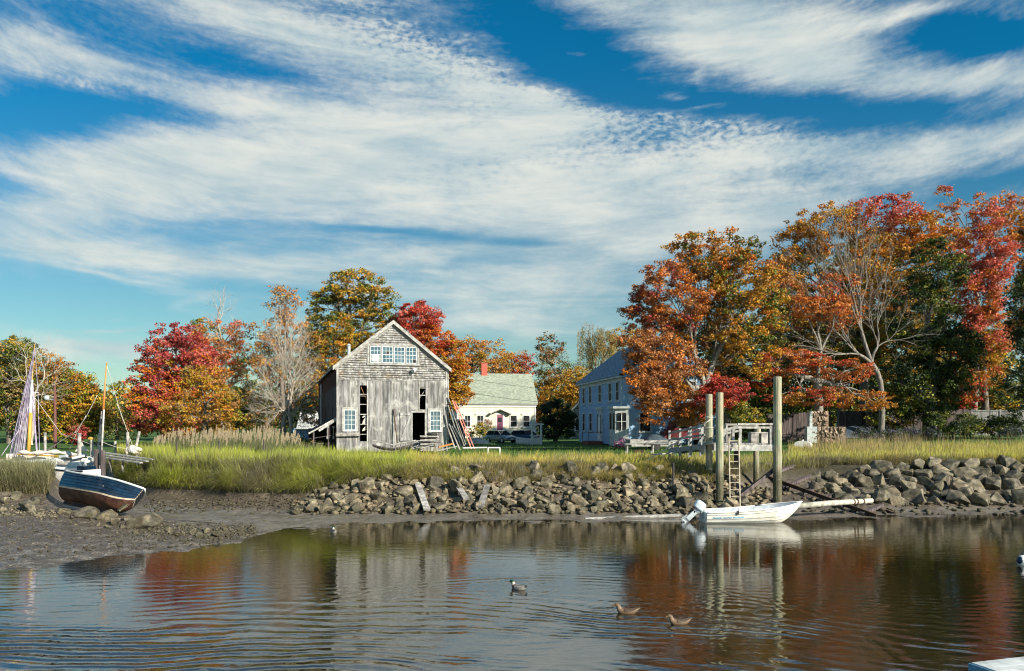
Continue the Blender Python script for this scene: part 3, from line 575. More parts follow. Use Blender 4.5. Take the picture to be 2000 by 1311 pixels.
for (dx, r_, h_, lb) in ((-.62, .07, .75, 'pale hanging pulley block with its chain, further from the barn wall'), (-.2, .06, .7, 'pale hanging pulley block with its chain, nearer the barn wall')):
    mb = MB(); mb.tube([(dx, .35, 1.75), (dx, .35, 1.0)], .025); mb.ell((dx, .35, 1.0), (r_, .05, .12)); mb.ell((dx+.01, .35, 1.72), (.1, .05, .07)); o = mb.build('pulley_block', MT['trim']); tag(o, lb, 'pulley', 'pulley blocks under the lean-to'); o.matrix_world = lt.matrix_basis
# pale low outbuilding behind the barn with a wooden leanto roof
mb0 = thing('outbuilding', 'low outbuilding with a pale roof half hidden behind the barn', 'shed', G(604, 92), R(6))
mb = MB(); mb.box(-1.9, 5, .3, 5, 0, 1.4); mb.build('wall', MT['blueclap'], mb0)
mb = MB(); mb.add([(-1.5, 3, 3.5), (5, 3, 3.4), (5, 0, 1.15), (-1.5, 0, 1.2), (-1.5, 3.1, 3.4), (5, 3.1, 3.3), (5, .1, 1.0), (-1.5, .1, 1.05)], MB.BF); mb.build('roof', MT['whiteworn'], mb0)
b1_ = thing('shed', 'small plank shed with a pale slatted roof behind the lean-to', 'shed', G(596, 80), R(4))
mb = MB(); board_wall(mb, -1.0, 1.0, 0, 1.5, [], .22, .04); mb.box(-1, 1, 0.01, 1.6, 0, 1.5); mb.build('wall', MT['blueclap'], b1_)
mb = MB()
for k in range(7): t = k/7; mb.beam((-1.05+.15*t, -.15 + 1.1*t, 1.5 + .75*t), (1.05-.1*t, -.15 + 1.1*t, 1.5 + .75*t), .22, .04, rng.uniform(.9, 1.1))
mb.build('roof', MT['trim'], b1_)

# ---------- cream cape house ----------
CT = R(9.6); Cx, Cy, Cz = (893-HX)/F*118, 118.0, 2.0
cf = plane_map(Cx, Cy, CT)
def cl_(px, py): s, z = cf(px, py); return s, z - Cz
cape = thing('house', 'cream clapboard cottage with pale green roof and purple front door', 'house', (Cx, Cy, Cz), CT)
CW = cl_(1046, 790)[0]; ev = cl_(1000, 789)[1]; rd = ev + 4.55; dp = 9.0
mb = MB(); mb.box(0, CW, 0, dp, 0, ev); mb.prism([(0, ev), (dp, ev), (dp/2, rd)], 0, CW, axis='x'); clap(mb, 0, CW, .2, ev-.5, .16); mb.build('wall', MT['cream'], cape)
mb = MB(); mb.box(-.05, .14, -.07, -.025, 0, ev-.5); mb.box(CW-.14, CW+.05, -.07, -.025, 0, ev-.5); mb.box(-.1, CW+.1, -.1, -.004, ev-.5, ev-.08); mb.box(-.25, CW+.25, -.38, 0, ev-.08, ev+.12); mb.build('trim', MT['white'], cape)
mb = MB(); sl2 = (rd-ev)/(dp/2)
for sg in (-1, 1):
    y0 = dp/2 + sg*(dp/2+.42); z0 = ev - .42*sl2 + .42; rr = rd + .16
    mb.add([(-.3, dp/2, rr), (CW+.3, dp/2, rr), (CW+.3, y0, z0), (-.3, y0, z0), (-.3, dp/2, rr+.1), (CW+.3, dp/2, rr+.1), (CW+.3, y0, z0+.1), (-.3, y0, z0+.1)], MB.BF)
    for k in range(1, 26):
        t = k/26; yy_ = dp/2*(1-t) + y0*t; zz_ = (rr+.1)*(1-t) + (z0+.1)*t; mb.box(-.3, CW+.3, yy_-.02, yy_+.02, zz_-.01, zz_+.02, .9)
mb.build('roof', MT['greenroof'], cape)
mb = MB(); cs = cl_(956.5, 735)[0] - .25; mb.box(cs-.45, cs+.45, dp/2-.4, dp/2+.4, rd-.3, cl_(957, 709)[1]+.35); mb.box(cs-.49, cs+.49, dp/2-.44, dp/2+.44, cl_(957,709)[1]+.2, cl_(957,709)[1]+.32); mb.build('chimney', MT['brick'], cape)
mb = MB(); mb.box(CW-.9, CW-.0, dp/2-.35, dp/2+.35, rd-.25, rd-.2); 
for (a, c_, lb) in ((908, 918, None), (932, 944, None), (997, 1009, None), (1022, 1034, None)):
    q0, q1 = cl_(a, 812), cl_(c_, 833.5); o = window(cape, (q0[0]+q1[0])/2, q1[1], q1[0]-q0[0], q0[1]-q1[1], 1 if a > 990 else 2, 2, 'white', 'darkglass', y=-.01, fw=.14, depth=.07)
    h2 = MB(); h2.box(q0[0]-.3, q1[0]+.3, -.16, -.01, q0[1]+.15, q0[1]+.3); h2.build('window_hood', MT['white'], cape)
q0, q1 = cl_(970, 810), cl_(982, 850); mb = MB(); mb.box(q0[0], q1[0], -.06, -.023, 0.15, q0[1]); d_ = mb.build('door', MT['purple'], cape)
mb = MB(); mb.box(q0[0]+.2, q1[0]-.15, -.075, -.061, q0[1]-1.1, q0[1]-.45); mb.build('door_pane', MT['darkglass'], d_)
mb = MB(); mb.box(q0[0]-.2, q0[0], -.09, -.02, 0, q0[1]+.2); mb.box(q1[0], q1[0]+.2, -.09, -.02, 0, q0[1]+.2); mb.box(q0[0], q1[0], -.09, -.02, q0[1], q0[1]+.2); mb.build('door_casing', MT['white'], cape)
dc = (q0[0]+q1[0])/2; hz_ = cl_(976, 800)[1]; mb = MB()
for sg in (-1, 1): mb.beam((dc, -.35, hz_), (dc+sg*1.35, -.35, hz_-.55), .7, .09, up=(0,0,1)); mb.beam((dc+sg*1.35, -.35, hz_-.6), (dc+sg*1.6, -.35, hz_-.55), .7, .12); mb.ell((dc+sg*1.45, -.4, hz_-.68), (.25,.3,.12))
mb.build('door_hood', MT['trim'], cape)
mb = MB(); mb.box(q0[0]-.5, q1[0]+.5, -1.2, -.1, -.3, .12); mb.build('doorstep', MT['trim'], cape)

# ---------- blue grey colonial house ----------
HT = math.atan2(-16.0, 2.44); hx, hy, hzb = 7.46, 88.0, 2.25
hf = plane_map(hx, hy, HT)
def hl(px, py): s, z = hf(px, py); return s, z - hzb
HW = 16.2; hev = 6.15; hdp = 9.0; hrd = hev + 3.6
bh = thing('house', 'tall two storey blue grey clapboard house under the big orange maple', 'house', (hx, hy, hzb), HT)
mb = MB(); mb.box(0, HW, 0, hdp, 0, hev); mb.prism([(0, hev), (hdp, hev), (hdp/2, hrd)], 0, HW, axis='x'); clap(mb, 0.0, HW, .4, hev-.35, .15, 0)
gm_ = MB(); clap(gm_, 0, hdp, .4, hev, .15); mb.build('wall', MT['blueclap'], bh); g_ = gm_.build('gable_wall', MT['blueclap'], bh); g_.location = (HW, 0, 0); g_.rotation_euler = (0, 0, R(90))
mb = MB(); mb.box(-.05, .12, -.06, -.024, 0, hev-.35); mb.box(HW-.12, HW+.05, -.06, -.024, 0, hev-.35); mb.box(-.1, HW+.1, -.08, 0, hev-.35, hev-.02); mb.box(-.25, HW+.3, -.36, -.02, hev-.02, hev+.14); mb.build('trim', MT['whiteworn'], bh)
mb = MB(); s3 = (hrd-hev)/(hdp/2)
for sg in (-1, 1):
    y0 = hdp/2 + sg*(hdp/2+.4); z0 = hev+.14; rr = hrd+.2
    mb.add([(-.3, hdp/2, rr), (HW+.3, hdp/2, rr), (HW+.3, y0, z0), (-.3, y0, z0), (-.3, hdp/2, rr+.1), (HW+.3, hdp/2, rr+.1), (HW+.3, y0, z0+.1), (-.3, y0, z0+.1)], MB.BF)
    for k in range(1, 22):
        t = k/22; yy_ = hdp/2*(1-t) + y0*t; zz_ = (rr+.1)*(1-t) + (z0+.1)*t; mb.box(-.3, HW+.3, yy_-.02, yy_+.02, zz_-.01, zz_+.02, .92)
mb.build('roof', MT['blueroof'], bh)
mb = MB(); mb.box(HW*.62, HW*.62+1.0, hdp/2-.5, hdp/2+.5, hrd-.3, hrd+1.9); mb.box(HW*.62-.05, HW*.62+1.05, hdp/2-.55, hdp/2+.55, hrd+1.6, hrd+1.75); mb.build('chimney', MT['darkbrick'], bh)
for row, (za, zb) in enumerate(((1.25, 3.0), (4.15, 5.75))):
    for k, px in enumerate(((1141, 1154.5, None, 1194) if row == 0 else (1141, 1154, 1172.5, 1192.5, 1207))):
        if px is None: continue
        s_, _ = hl(px, 800); window(bh, s_, za, .95, zb - za, 1, 2, 'whiteworn', 'darkglass', y=-.02, fw=.12, depth=.06, label='window with curtain drawn up inside' if k == 3 and row == 0 else None)
s_, _ = hl(1173.5, 820); mb = MB(); mb.box(s_-.85, s_+.85, -.16, -.024, .2, 3.35); mb.box(s_-1.0, s_+1.0, -.26, -.02, 3.35, 3.6); de = mb.build('door_surround', MT['whiteworn'], bh)
mb = MB(); mb.box(s_-.42, s_+.42, -.19, -.165, .45, 2.6); mb.build('door', MT['white'], de); mb = MB(); mb.box(s_-.72, s_-.5, -.18, -.162, 1.0, 2.9); mb.box(s_+.5, s_+.72, -.18, -.162, 1.0, 2.9); mb.build('sidelight', MT['darkglass'], de)
mb = MB(); mb.box(s_-1.2, s_+1.2, -1.6, -.17, -.3, .25)
for e in (-1.2, 1.15):
    mb.box(s_+e, s_+e+.05, -1.6, -1.55, .25, 1.15); mb.box(s_+e, s_+e+.05, -1.6, -.2, 1.1, 1.15)
mb.build('doorstep', MT['darkbrick'], bh)
sb, _ = hl(1219, 830); bay = MB(); bw_ = 1.5; pl = [(sb-bw_, 0), (sb-bw_*.6, -1.1), (sb+bw_*.6, -1.1), (sb+bw_, 0)]
bay.prism(pl, 0.0, 3.3, axis='z'); bay.prism([(sb-bw_-.15, 0), (sb-bw_*.6-.1, -1.3), (sb+bw_*.6+.1, -1.3), (sb+bw_+.15, 0)], 3.301, 3.5, axis='z'); by = bay.build('bay_window', MT['whiteworn'], bh)
for k in (-.5, .5): 
    g = MB(); g.box(sb+k-.3, sb+k+.3, -1.12, -1.102, 1.45, 2.9); g.build('pane', MT['darkglass'], by)
g = MB(); g.add([(sb-bw_*.93, -.22, 1.45), (sb-bw_*.67, -.94, 1.45), (sb-bw_*.67, -.94, 2.9), (sb-bw_*.93, -.22, 2.9)], [(0,1,2,3)]); gg = g.build('pane', MT['darkglass'], by); gg.location = (-.03, -.015, 0)
g = MB(); g.add([(sb+bw_*.93, -.22, 1.45), (sb+bw_*.67, -.94, 1.45), (sb+bw_*.67, -.94, 2.9), (sb+bw_*.93, -.22, 2.9)], [(0,1,2,3)]); gg = g.build('pane', MT['darkglass'], by); gg.location = (.03, -.015, 0)
g = MB(); g.beam((sb+bw_*.80+.05, -.60, 1.4), (sb+bw_*.80+.05, -.60, 2.95), .05, .05); g.beam((sb+bw_*.95+.04, -.19, 2.15), (sb+bw_*.66+.04, -.98, 2.15), .05, .05); g.build('mullion', MT['whiteworn'], by)
# gable side windows and the single storey ell
for (yy_, zz_) in ((2.2, 1.3), (6.5, 1.3), (2.2, 4.2), (6.5, 4.2)):
    w_ = window(bh, 0, 0, .95, 1.6, 1, 2, 'whiteworn', 'darkglass', y=-.02, fw=.12); w_.location = (HW, yy_, zz_); w_.rotation_euler = (0, 0, R(90))
ell = thing('porch_wing', 'pale single storey wing with boarded skirt right of the blue house', 'house wing', (HW*0 + hx + HW*math.cos(HT) + 1.0, hy + HW*math.sin(HT) + 1.5, 2.3), R(9))
mb = MB(); mb.box(.1, 8.2, 0, 5, 0, 2.7); clap(mb, .1, 8.2, 0, 1.3, .16); mb.build('wall', MT['whiteworn'], ell)
mb = MB(); mb.add([(-.1, -.4, 2.7), (8.4, -.4, 2.7), (8.4, 5, 4.0), (-.1, 5, 4.0), (-.1, -.4, 2.82), (8.4, -.4, 2.82), (8.4, 5, 4.12), (-.1, 5, 4.12)], MB.BF); mb.build('roof', MT['blueroof'], ell)
for k in range(4): window(ell, 1.3 + k*1.8, 1.5, 1.1, 1.0, 2, 1, 'whiteworn', 'darkglass', y=-.02, fw=.1)
# small shingled cottage between bush and blue house
gcx = G(1112, 112); gcot = thing('cottage', 'small grey shingled cottage behind the dark bush', 'house', gcx, R(-32))
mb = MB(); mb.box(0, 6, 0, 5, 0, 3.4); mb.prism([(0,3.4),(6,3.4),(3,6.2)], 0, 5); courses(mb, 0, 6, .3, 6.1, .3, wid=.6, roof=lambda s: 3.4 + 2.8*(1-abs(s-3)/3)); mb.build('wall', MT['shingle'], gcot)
mb = MB()
for sg in (-1, 1): e = 3+sg*3.3; mb.prism([(3, 6.25), (e, 3.2), (e, 3.4), (3, 6.45)], -.3, 5.3)
mb.build('roof', MT['blueroof'], gcot); mb = MB()
for sg in (-1, 1): e = 3+sg*3.3; mb.prism([(3, 6.1), (e, 3.05), (e, 3.35), (3, 6.4)], -.36, -.305)
mb.build('bargeboard', MT['white'], gcot); window(gcot, 1.4, 1.2, .8, 1.4, 1, 2, 'white', 'darkglass', y=-.04)
# ======================= TREES =======================
m = newmat('autumn_leaves'); c = attr(); d = N('ShaderNodeBsdfPrincipled'); L.new(c, d.inputs['Base Color']); d.inputs['Roughness'].default_value = .55
tr = N('ShaderNodeBsdfTranslucent'); L.new(c, tr.inputs[0]); mxs = N('ShaderNodeMixShader'); mxs.inputs[0].default_value = .24
L.new(d.outputs[0], mxs.inputs[1]); L.new(tr.outputs[0], mxs.inputs[2]); o = N('ShaderNodeOutputMaterial'); L.new(mxs.outputs[0], o.inputs[0]); MT['leaf'] = m
MT['bark'] = pm('grey_brown_bark', (.09,.075,.06), (.22,.19,.16), (6,6,1.5), .95, .6)
MT['palebark'] = pm('pale_grey_bark', (.30,.27,.22), (.52,.47,.40), (6,6,1.5), .95, .5)
MT['leafless'] = pm('silvery_grey_bark', (.12,.115,.105), (.31,.285,.25), (6,6,1.5), .95, .5)
MT['midbark'] = pm('grey_bark', (.17,.16,.14), (.34,.32,.28), (6,6,1.5), .95, .5)
OR, OR2, YO, RD, PK, CR, GR, DG, YGR, RB, TA, PE = (.66,.21,.02), (.58,.26,.022), (.62,.37,.03), (.62,.075,.035), (.78,.19,.13), (.46,.065,.065), (.12,.17,.018), (.028,.055,.014), (.32,.32,.028), (.40,.15,.045), (.46,.31,.13), (.66,.29,.09)
def bez(p0, p1, d0, n):
    L_ = (p1 - p0).length; c = p0 + d0 * L_ * .5
    return [p0 * (1-t)**2 + c * 2*t*(1-t) + p1 * t*t for t in [i/n for i in range(n+1)]]
def tree(name, label, cat, px, D, lobes, ntip, pal, bark='bark', rt=.022, fork=.22, leaves=70, leaf=.17, clus=.75, bare=0.0, seed=1, group=None, flat=.6, twigs=0, weep=0, lean=(0,0), base=None, shell=.45, exp=.5, trunk=True, leafzone=None, ff=.42, stems=1):
    leaves = int(leaves * 1.3); leaf *= .87; r_ = random.Random(seed); nr_ = np.random.default_rng(seed)
    b = base or G(px, D, -.1); root = thing(name, label, cat, b, 0, group)
    LB = []
    for l in lobes:
        x, y, rx, ry = l[:4]; dD = l[4] if len(l) > 4 else 0; DD_ = D + dD; c = P(x, y, DD_) - b
        LB.append((c, rx / F * DD_, ry / F * DD_, l[5] if len(l) > 5 else None))
    wts = np.array([l[1] * l[2] * l[1]**.3 for l in LB]); wts /= wts.sum(); T = []; LI = []
    while len(T) < ntip:
        i = int(nr_.choice(len(LB), p=wts)); c, rx, rz, _ = LB[i]
        v = nr_.normal(0, 1, 3); v /= np.linalg.norm(v); rad = (shell + (1 - shell) * nr_.uniform(0, 1)**.6)
        p = c + Vector((v[0]*rx*rad, v[1]*rx*.85*rad, v[2]*rz*rad))
        if p.z < .5: continue
        T.append(p); LI.append(i)
    H = max(p.z for p in T); lo = min(p.z for p in T)
    tm = MB(); idxs = list(range(len(T)))
    def grow(p0, d0, ids, n_):
        r0 = rt * n_**exp
        if len(ids) == 1:
            q = T[ids[0]]; pts = bez(p0, q, d0, 3); tm.tube(pts, [r0, r0*.8, r0*.6, r0*.3], 3 if r0 < .05 else 5, cap=False)
            for k in range(twigs):
                a = pts[r_.randint(1, 3)]; dd = ((q - p0).normalized() + Vector((r_.uniform(-.8,.8), r_.uniform(-.8,.8), r_.uniform(-.3,.9)))).normalized()
                e = a + dd * clus * r_.uniform(.6, 1.5); tm.tube([a, (a+e)/2 + Vector((0,0,.06)), e], [r0*.5, r0*.35, r0*.15], 3, cap=False)
            return
        c = Vector((0,0,0))
        for i in ids: c += T[i]
        c /= len(ids); dist = (c - p0).length; f = ff if len(ids) > 6 else .5
        p1 = p0 + (c - p0) * f + Vector((r_.uniform(-1,1), r_.uniform(-1,1), r_.uniform(-.3,.8))) * dist * (.07 if ff > .4 else .03)
        r1 = rt * (len(ids))**exp; ns = 3; pts = bez(p0, p1, d0, ns); tm.tube(pts, [r0 + (r1*.92 - r0) * k/ns for k in range(ns+1)], 7 if r0 > .12 else (5 if r0 > .05 else 4), cap=False)
        d1 = (pts[-1] - pts[-2]).normalized(); k = 3 if len(ids) > 9 else 2
        X = np.array([list((T[i] - p1)) for i in ids]); cen = X[nr_.choice(len(ids), k, replace=False)].copy()
        for _ in range(5):
            a = np.argmin(((X[:, None] - cen[None])**2).sum(-1), 1)
            for j in range(k):
                if (a == j).any(): cen[j] = X[a == j].mean(0)
        for j in range(k):
            s_ = [ids[i] for i in range(len(ids)) if a[i] == j]
            if s_:
                cd = Vector(cen[j]); cd = cd.normalized() if cd.length > 1e-4 else d1
                grow(p1, (d1 * .55 + cd * .6).normalized(), s_, len(s_))
    if trunk:
        fz = H * fork; X = np.array([list(p) for p in T])
        for s_i in range(stems):
            ids = idxs if stems == 1 else [i for i in idxs if (i % stems) == s_i]
            c = Vector(X[ids].mean(0)); off = Vector((0,0,0)) if stems == 1 else Vector((r_.uniform(-.5,.5), r_.uniform(-.5,.5), 0))
            top = Vector((c.x * .25 + lean[0], c.y * .25 + lean[1], fz)) + off; r0 = rt * len(ids)**exp
            tm.tube([off*.5, off*.5 + Vector((0,0,.35)), top * .55 + Vector((r_.uniform(-.1,.1),0,0)), top], [r0*1.5, r0*1.15, r0*1.02, r0], 10, cap=False)
            grow(top, (top - off).normalized(), ids, len(ids))
        tm.build('trunk', MT[bark], root, smooth=True, fix=False)
    # leaves
    keep = [i for i in idxs if r_.random() >= bare and (leafzone is None or leafzone(T[i], H))]
    if keep and leaves:
        nl = len(keep) * leaves; C0 = np.repeat(np.array([list(T[i]) for i in keep]), leaves, 0)
        cs = np.repeat(nr_.uniform(.65, 1.3, len(keep)) * clus, leaves)
        v = nr_.normal(0, 1, (nl, 3)); v /= np.linalg.norm(v, axis=1)[:, None]; rad = nr_.uniform(0, 1, nl)**.45
        nsub = 6; sc_ = nr_.normal(0, 1, (len(keep), nsub, 3)); sc_ /= np.linalg.norm(sc_, axis=2)[..., None]; sc_ *= nr_.uniform(.35, 1.15, (len(keep), nsub, 1)); pick = nr_.integers(0, nsub, nl); ki = np.repeat(np.arange(len(keep)), leaves)
        p = C0 + (sc_[ki, pick] * .8 + v * rad[:, None] * .46) * cs[:, None] * np.array([1, 1, flat])
        if weep: p[:, 2] = C0[:, 2] - nr_.uniform(0, 1, nl)**1.0 * weep * cs; p[:, :2] = C0[:, :2] + v[:, :2] * cs[:, None] * .28
        nrm = v * .6 + nr_.normal(0, .6, (nl, 3)) + np.array([0.1, -.1, .55]); nrm /= np.linalg.norm(nrm, axis=1)[:, None]
        a = np.cross(nrm, nr_.normal(0, 1, (nl, 3))); a /= np.linalg.norm(a, axis=1)[:, None]; bb = np.cross(nrm, a)
        s = (nr_.uniform(.35, 1.0, nl)**.8 * leaf * 1.2)[:, None]
        if weep: a = np.array([[.25,.1,-1]]) + nr_.normal(0,.12,(nl,3)); bb = bb * .35
        V = np.stack([p - a*s*.62, p - bb*s*.45 + nrm*s*.12, p + a*s*.62, p + bb*s*.45 + nrm*s*.12], 1).reshape(-1, 3)
        cols = np.zeros((nl, 3)); k = 0
        for i in keep:
            lp = LB[LI[i]][3] or pal; lp = lp(T[i], H) if callable(lp) else lp
            w = np.array([q[0] for q in lp]); j = int(nr_.choice(len(lp), p=w / w.sum())); j2 = nr_.choice(len(lp), leaves, p=w / w.sum())
            cc_ = np.where((nr_.uniform(0, 1, leaves) < .72)[:, None], np.array(lp[j][1])[None], np.array([q[1] for q in lp])[j2])
            cols[k:k+leaves] = cc_ * .9 * nr_.uniform(.75, 1.15) * nr_.uniform(.7, 1.25, (leaves, 1)) * nr_.uniform(.85, 1.12, (leaves, 3)); k += leaves
        fast_mesh('crown', V, np.arange(nl * 4).reshape(-1, 4), np.repeat(cols, 4, 0), MT['leaf'], 4, root)
    return root
w_ = lambda *a: [(a[i], a[i+1]) for i in range(0, len(a), 2)]
# ----- left bank, front row -----
tree('maple_tree', 'round crimson and orange maple left of the bare trees', 'tree', 345, 76,
  [(345,700,88,62,0,w_(5,CR,3,PK,1,OR)),(330,760,78,60,-1,w_(3,OR,2,YO,3,CR)),(300,795,52,50,-3,w_(3,CR,2,PK,2,OR)),(385,760,60,70,0,w_(3,OR,3,YO,1,CR)),(340,835,80,30,-1,w_(3,CR,2,RB,2,OR)),(355,655,45,22,0,w_(6,CR,3,PK))], 400, None, leaves=100, leaf=.19, clus=.8, seed=11, shell=.35)
tree('maple_tree', 'low golden orange maple in front of the crimson one', 'tree', 400, 66,
  [(395,790,62,58,0),(355,815,45,42,0),(440,810,38,45,0),(400,735,42,22,0)], 170, w_(4,OR2,4,YO,2,TA,1,YGR,1,PE), leaves=75, leaf=.15, clus=.6, seed=12, twigs=1)
tree('tall_tree', 'tall thin tree with a bare crest above orange and pink leaves', 'tree', 432, 88,
  [(435,585,34,32,0,w_(1,OR)),(430,660,55,50,0,w_(4,PE,2,OR,2,PK)),(440,720,40,45,0,w_(3,RD,2,OR,3,PE)),(400,680,35,50,2,w_(3,YO,2,GR))], 230, None, 'palebark', leaves=60, leaf=.18, clus=.75, seed=13, twigs=3, rt=.016, leafzone=lambda p, H: p.z < H*.78 and random.Random(int(p.x*999)).random() < .7)
tree('green_gold_tree', 'dark green and gold tree behind the bare crested tree', 'tree', 395, 96, [(400,690,45,70,0),(455,760,50,70,0),(480,800,50,55,0)], 170, w_(4,DG,3,GR,2,YO,1,OR2), leaves=75, leaf=.2, clus=.95, seed=14)
tree('bare_tree', 'pale leafless many branched tree standing beside the barn', 'tree', 562, 70,
  [(560,650,48,60,0),(555,740,75,62,-1),(590,700,42,52,0),(520,790,42,45,-1),(600,790,42,40,0),(555,840,60,22,-2)], 560, w_(1,OR), 'palebark', leaves=0, twigs=4, rt=.0115, fork=.12, seed=15, clus=.85, stems=3, exp=.5, ff=.28)
tree('orange_topped_tree', 'slim tree with a pale orange top behind the bare tree', 'tree', 556, 84, [(556,590,36,35,0),(545,630,30,40,0),(575,655,30,40,0),(530,700,40,60,0)], 140, w_(4,PE,3,OR2,2,YO,1,DG), leaves=42, leaf=.18, clus=.7, seed=16, twigs=2)
tree('ash_tree', 'tall green and gold tree rising behind the barn roof', 'tree', 690, 98,
  [(690,565,62,42,0),(640,605,42,42,0),(735,590,40,40,0),(660,660,60,50,0),(720,650,50,50,0),(615,650,25,45,0)], 380, w_(3,GR,4,YO,2,OR2,2,DG,2,YGR), leaves=70, leaf=.22, clus=.95, seed=17, fork=.4, flat=.55)
tree('golden_tree', 'golden brown leafy tree against the left barn wall', 'tree', 640, 86, [(640,690,52,58,0),(600,740,40,60,0),(620,790,42,55,0),(668,650,30,35,0)], 230, w_(3,OR2,4,YO,2,GR,1,DG,1,OR), leaves=75, leaf=.18, clus=.8, seed=18)
tree('red_maple_tree', 'bright red and orange maple behind the right barn roof', 'tree', 855, 92,
  [(815,625,48,38,0,w_(5,RD,3,PK,1,OR)),(845,670,45,45,0,w_(4,OR,2,RD,1,PK)),(880,700,38,40,0,w_(3,OR,1,RD,2,YO)),(890,750,34,42,0,w_(4,OR2,3,YO,1,OR)),(870,780,30,35,0,w_(4,YO,3,OR2,1,GR)),(770,650,25,35,1,w_(3,OR2,2,DG,1,RD))], 380, None, leaves=100, leaf=.2, clus=.85, seed=19, shell=.35)
tree('woodland_tree', 'dark green and rust tree filling in behind the pale leafless tree', 'tree', 520, 104, [(500,690,55,60,0),(560,720,55,70,0),(610,700,40,60,0),(520,790,70,50,0)], 210, w_(3,GR,2,DG,3,RB,2,OR2), leaves=66, leaf=.24, clus=1.15, seed=28)
# far left wood
for k, (a, b_, lb_, lobes, pal) in enumerate([
  (20, 84, 'yellow green tree at the far left edge', [(15,715,50,60,0),(-30,760,60,70,0),(40,780,50,60,0)], w_(4,GR,3,YGR,2,YO,1,OR2,2,TA,1,DG)),
  (85, 92, 'orange brown tree left of the utility pole', [(95,735,42,45,0),(75,790,50,60,0),(120,780,35,50,0)], w_(3,OR2,2,YO,2,RB,2,TA,2,YGR,1,GR)),
  (150, 86, 'orange tree with yellow green skirts right of the utility pole', [(150,770,34,40,0),(130,820,40,40,0),(180,810,30,45,0)], w_(3,OR2,2,YO,3,YGR,2,GR,1,RB)),
  (228, 100, 'thin sparse green tree in the gap beside the crimson maple', [(228,775,26,35,0),(215,820,32,40,0),(250,830,25,35,0)], w_(3,GR,3,YGR,2,TA)),
  (40, 110, 'tall green tree rising behind the yellow green one', [(30,690,50,35,0),(-40,710,70,50,0),(60,740,40,50,0)], w_(4,GR,2,YGR,1,OR2,2,DG)),
  (-90, 90, 'green tree beyond the left edge', [(-90,740,70,80,0),(-140,800,80,70,0)], w_(4,GR,3,YGR,1,YO))]):
    tree('woodland_tree', lb_, 'tree', a, b_, lobes, 210 if k != 3 else 90, pal, leaves=80 if k != 3 else 36, leaf=.22, clus=1.0, seed=30+k, group='trees behind the moored boats', twigs=2)
tree('bare_branched_tree', 'leafless twisted branches reaching above the far left wood', 'tree', 60, 80, [(70,680,40,25,0),(40,735,40,35,0),(120,715,35,30,0),(100,760,30,30,0)], 90, w_(1,TA), 'palebark', leaves=0, twigs=3, rt=.018, seed=37, clus=.9)
tree('red_shrub', 'dark red shrub behind the dock posts', 'shrub', 152, 72, [(152,850,17,22,0)], 30, w_(4,CR,2,RB), leaves=90, leaf=.14, clus=.4, seed=38, rt=.012)
# behind the cream house
for k, (a, b_, lb_, lobes, pal) in enumerate([
  (930, 150, 'broad orange tree behind the cream house chimney', [(920,700,38,40,0),(950,690,40,35,0),(905,740,30,40,0),(960,740,50,50,0)], w_(3,PE,4,OR2,2,YO,1,GR)),
  (1005, 158, 'orange tree with a scarlet streak behind the cream house', [(1000,715,35,36,0),(1025,720,22,35,-1,w_(4,RD,2,PK,1,OR)),(985,760,45,45,0)], w_(3,OR2,2,OR,3,YO,1,GR)),
  (1085, 138, 'tall airy dark green and rust tree between the two houses', [(1075,680,30,30,0),(1085,720,42,42,0),(1095,765,45,45,0,w_(4,YO,3,OR2,2,YGR)),(1060,770,30,40,0,w_(3,YO,3,OR2))], w_(3,GR,2,DG,3,RB,2,TA)),
  (1130, 128, 'golden yellow tree left of the blue house roof', [(1128,755,26,34,0),(1110,790,35,35,0)], w_(4,YO,3,OR2,2,YGR)),
  (1200, 150, 'orange tree rising behind the blue house roof', [(1215,680,35,40,0),(1250,700,40,60,0)], w_(3,OR2,3,YO,1,GR))]):
    tree('woodland_tree', lb_, 'tree', a, b_, lobes, 190 if k != 2 else 220, pal, leaves=58 if k != 2 else 44, leaf=.28, clus=1.25, seed=50+k, group='trees behind the houses', twigs=1)
tree('willow_tree', 'drooping golden willow between the airy tree and the blue house', 'tree', 1158, 142, [(1155,650,30,26,0),(1180,665,32,30,0),(1145,700,20,35,0)], 150, w_(4,(.46,.30,.08),3,(.30,.24,.06),2,GR), leaves=70, leaf=.3, clus=1.2, seed=57, weep=3.6)
tree('dark_bush', 'dense dark green bush between the picket fence and the blue house', 'bush', 1085, 95, [(1085,810,36,32,0),(1070,835,25,25,0),(1108,830,26,26,0)], 130, w_(5,DG,3,(.035,.07,.03),1,GR), leaves=110, leaf=.17, clus=.75, seed=58, rt=.02, fork=.1)
tree('flowering_shrub', 'yellow flowering shrub before the cream house', 'shrub', 937, 112, [(936,838,12,12,0),(950,845,12,10,0),(915,848,12,9,0)], 46, w_(3,YO,3,GR,1,(.5,.42,.1)), leaves=50, leaf=.16, clus=.5, seed=59, rt=.01)
tree('rose_shrub', 'pale pinkish shrub right of the yellow flowering one', 'shrub', 953, 113, [(953,828,10,10,0)], 20, w_(3,(.55,.35,.28),2,TA,1,GR), leaves=40, leaf=.14, clus=.5, seed=60, rt=.01)
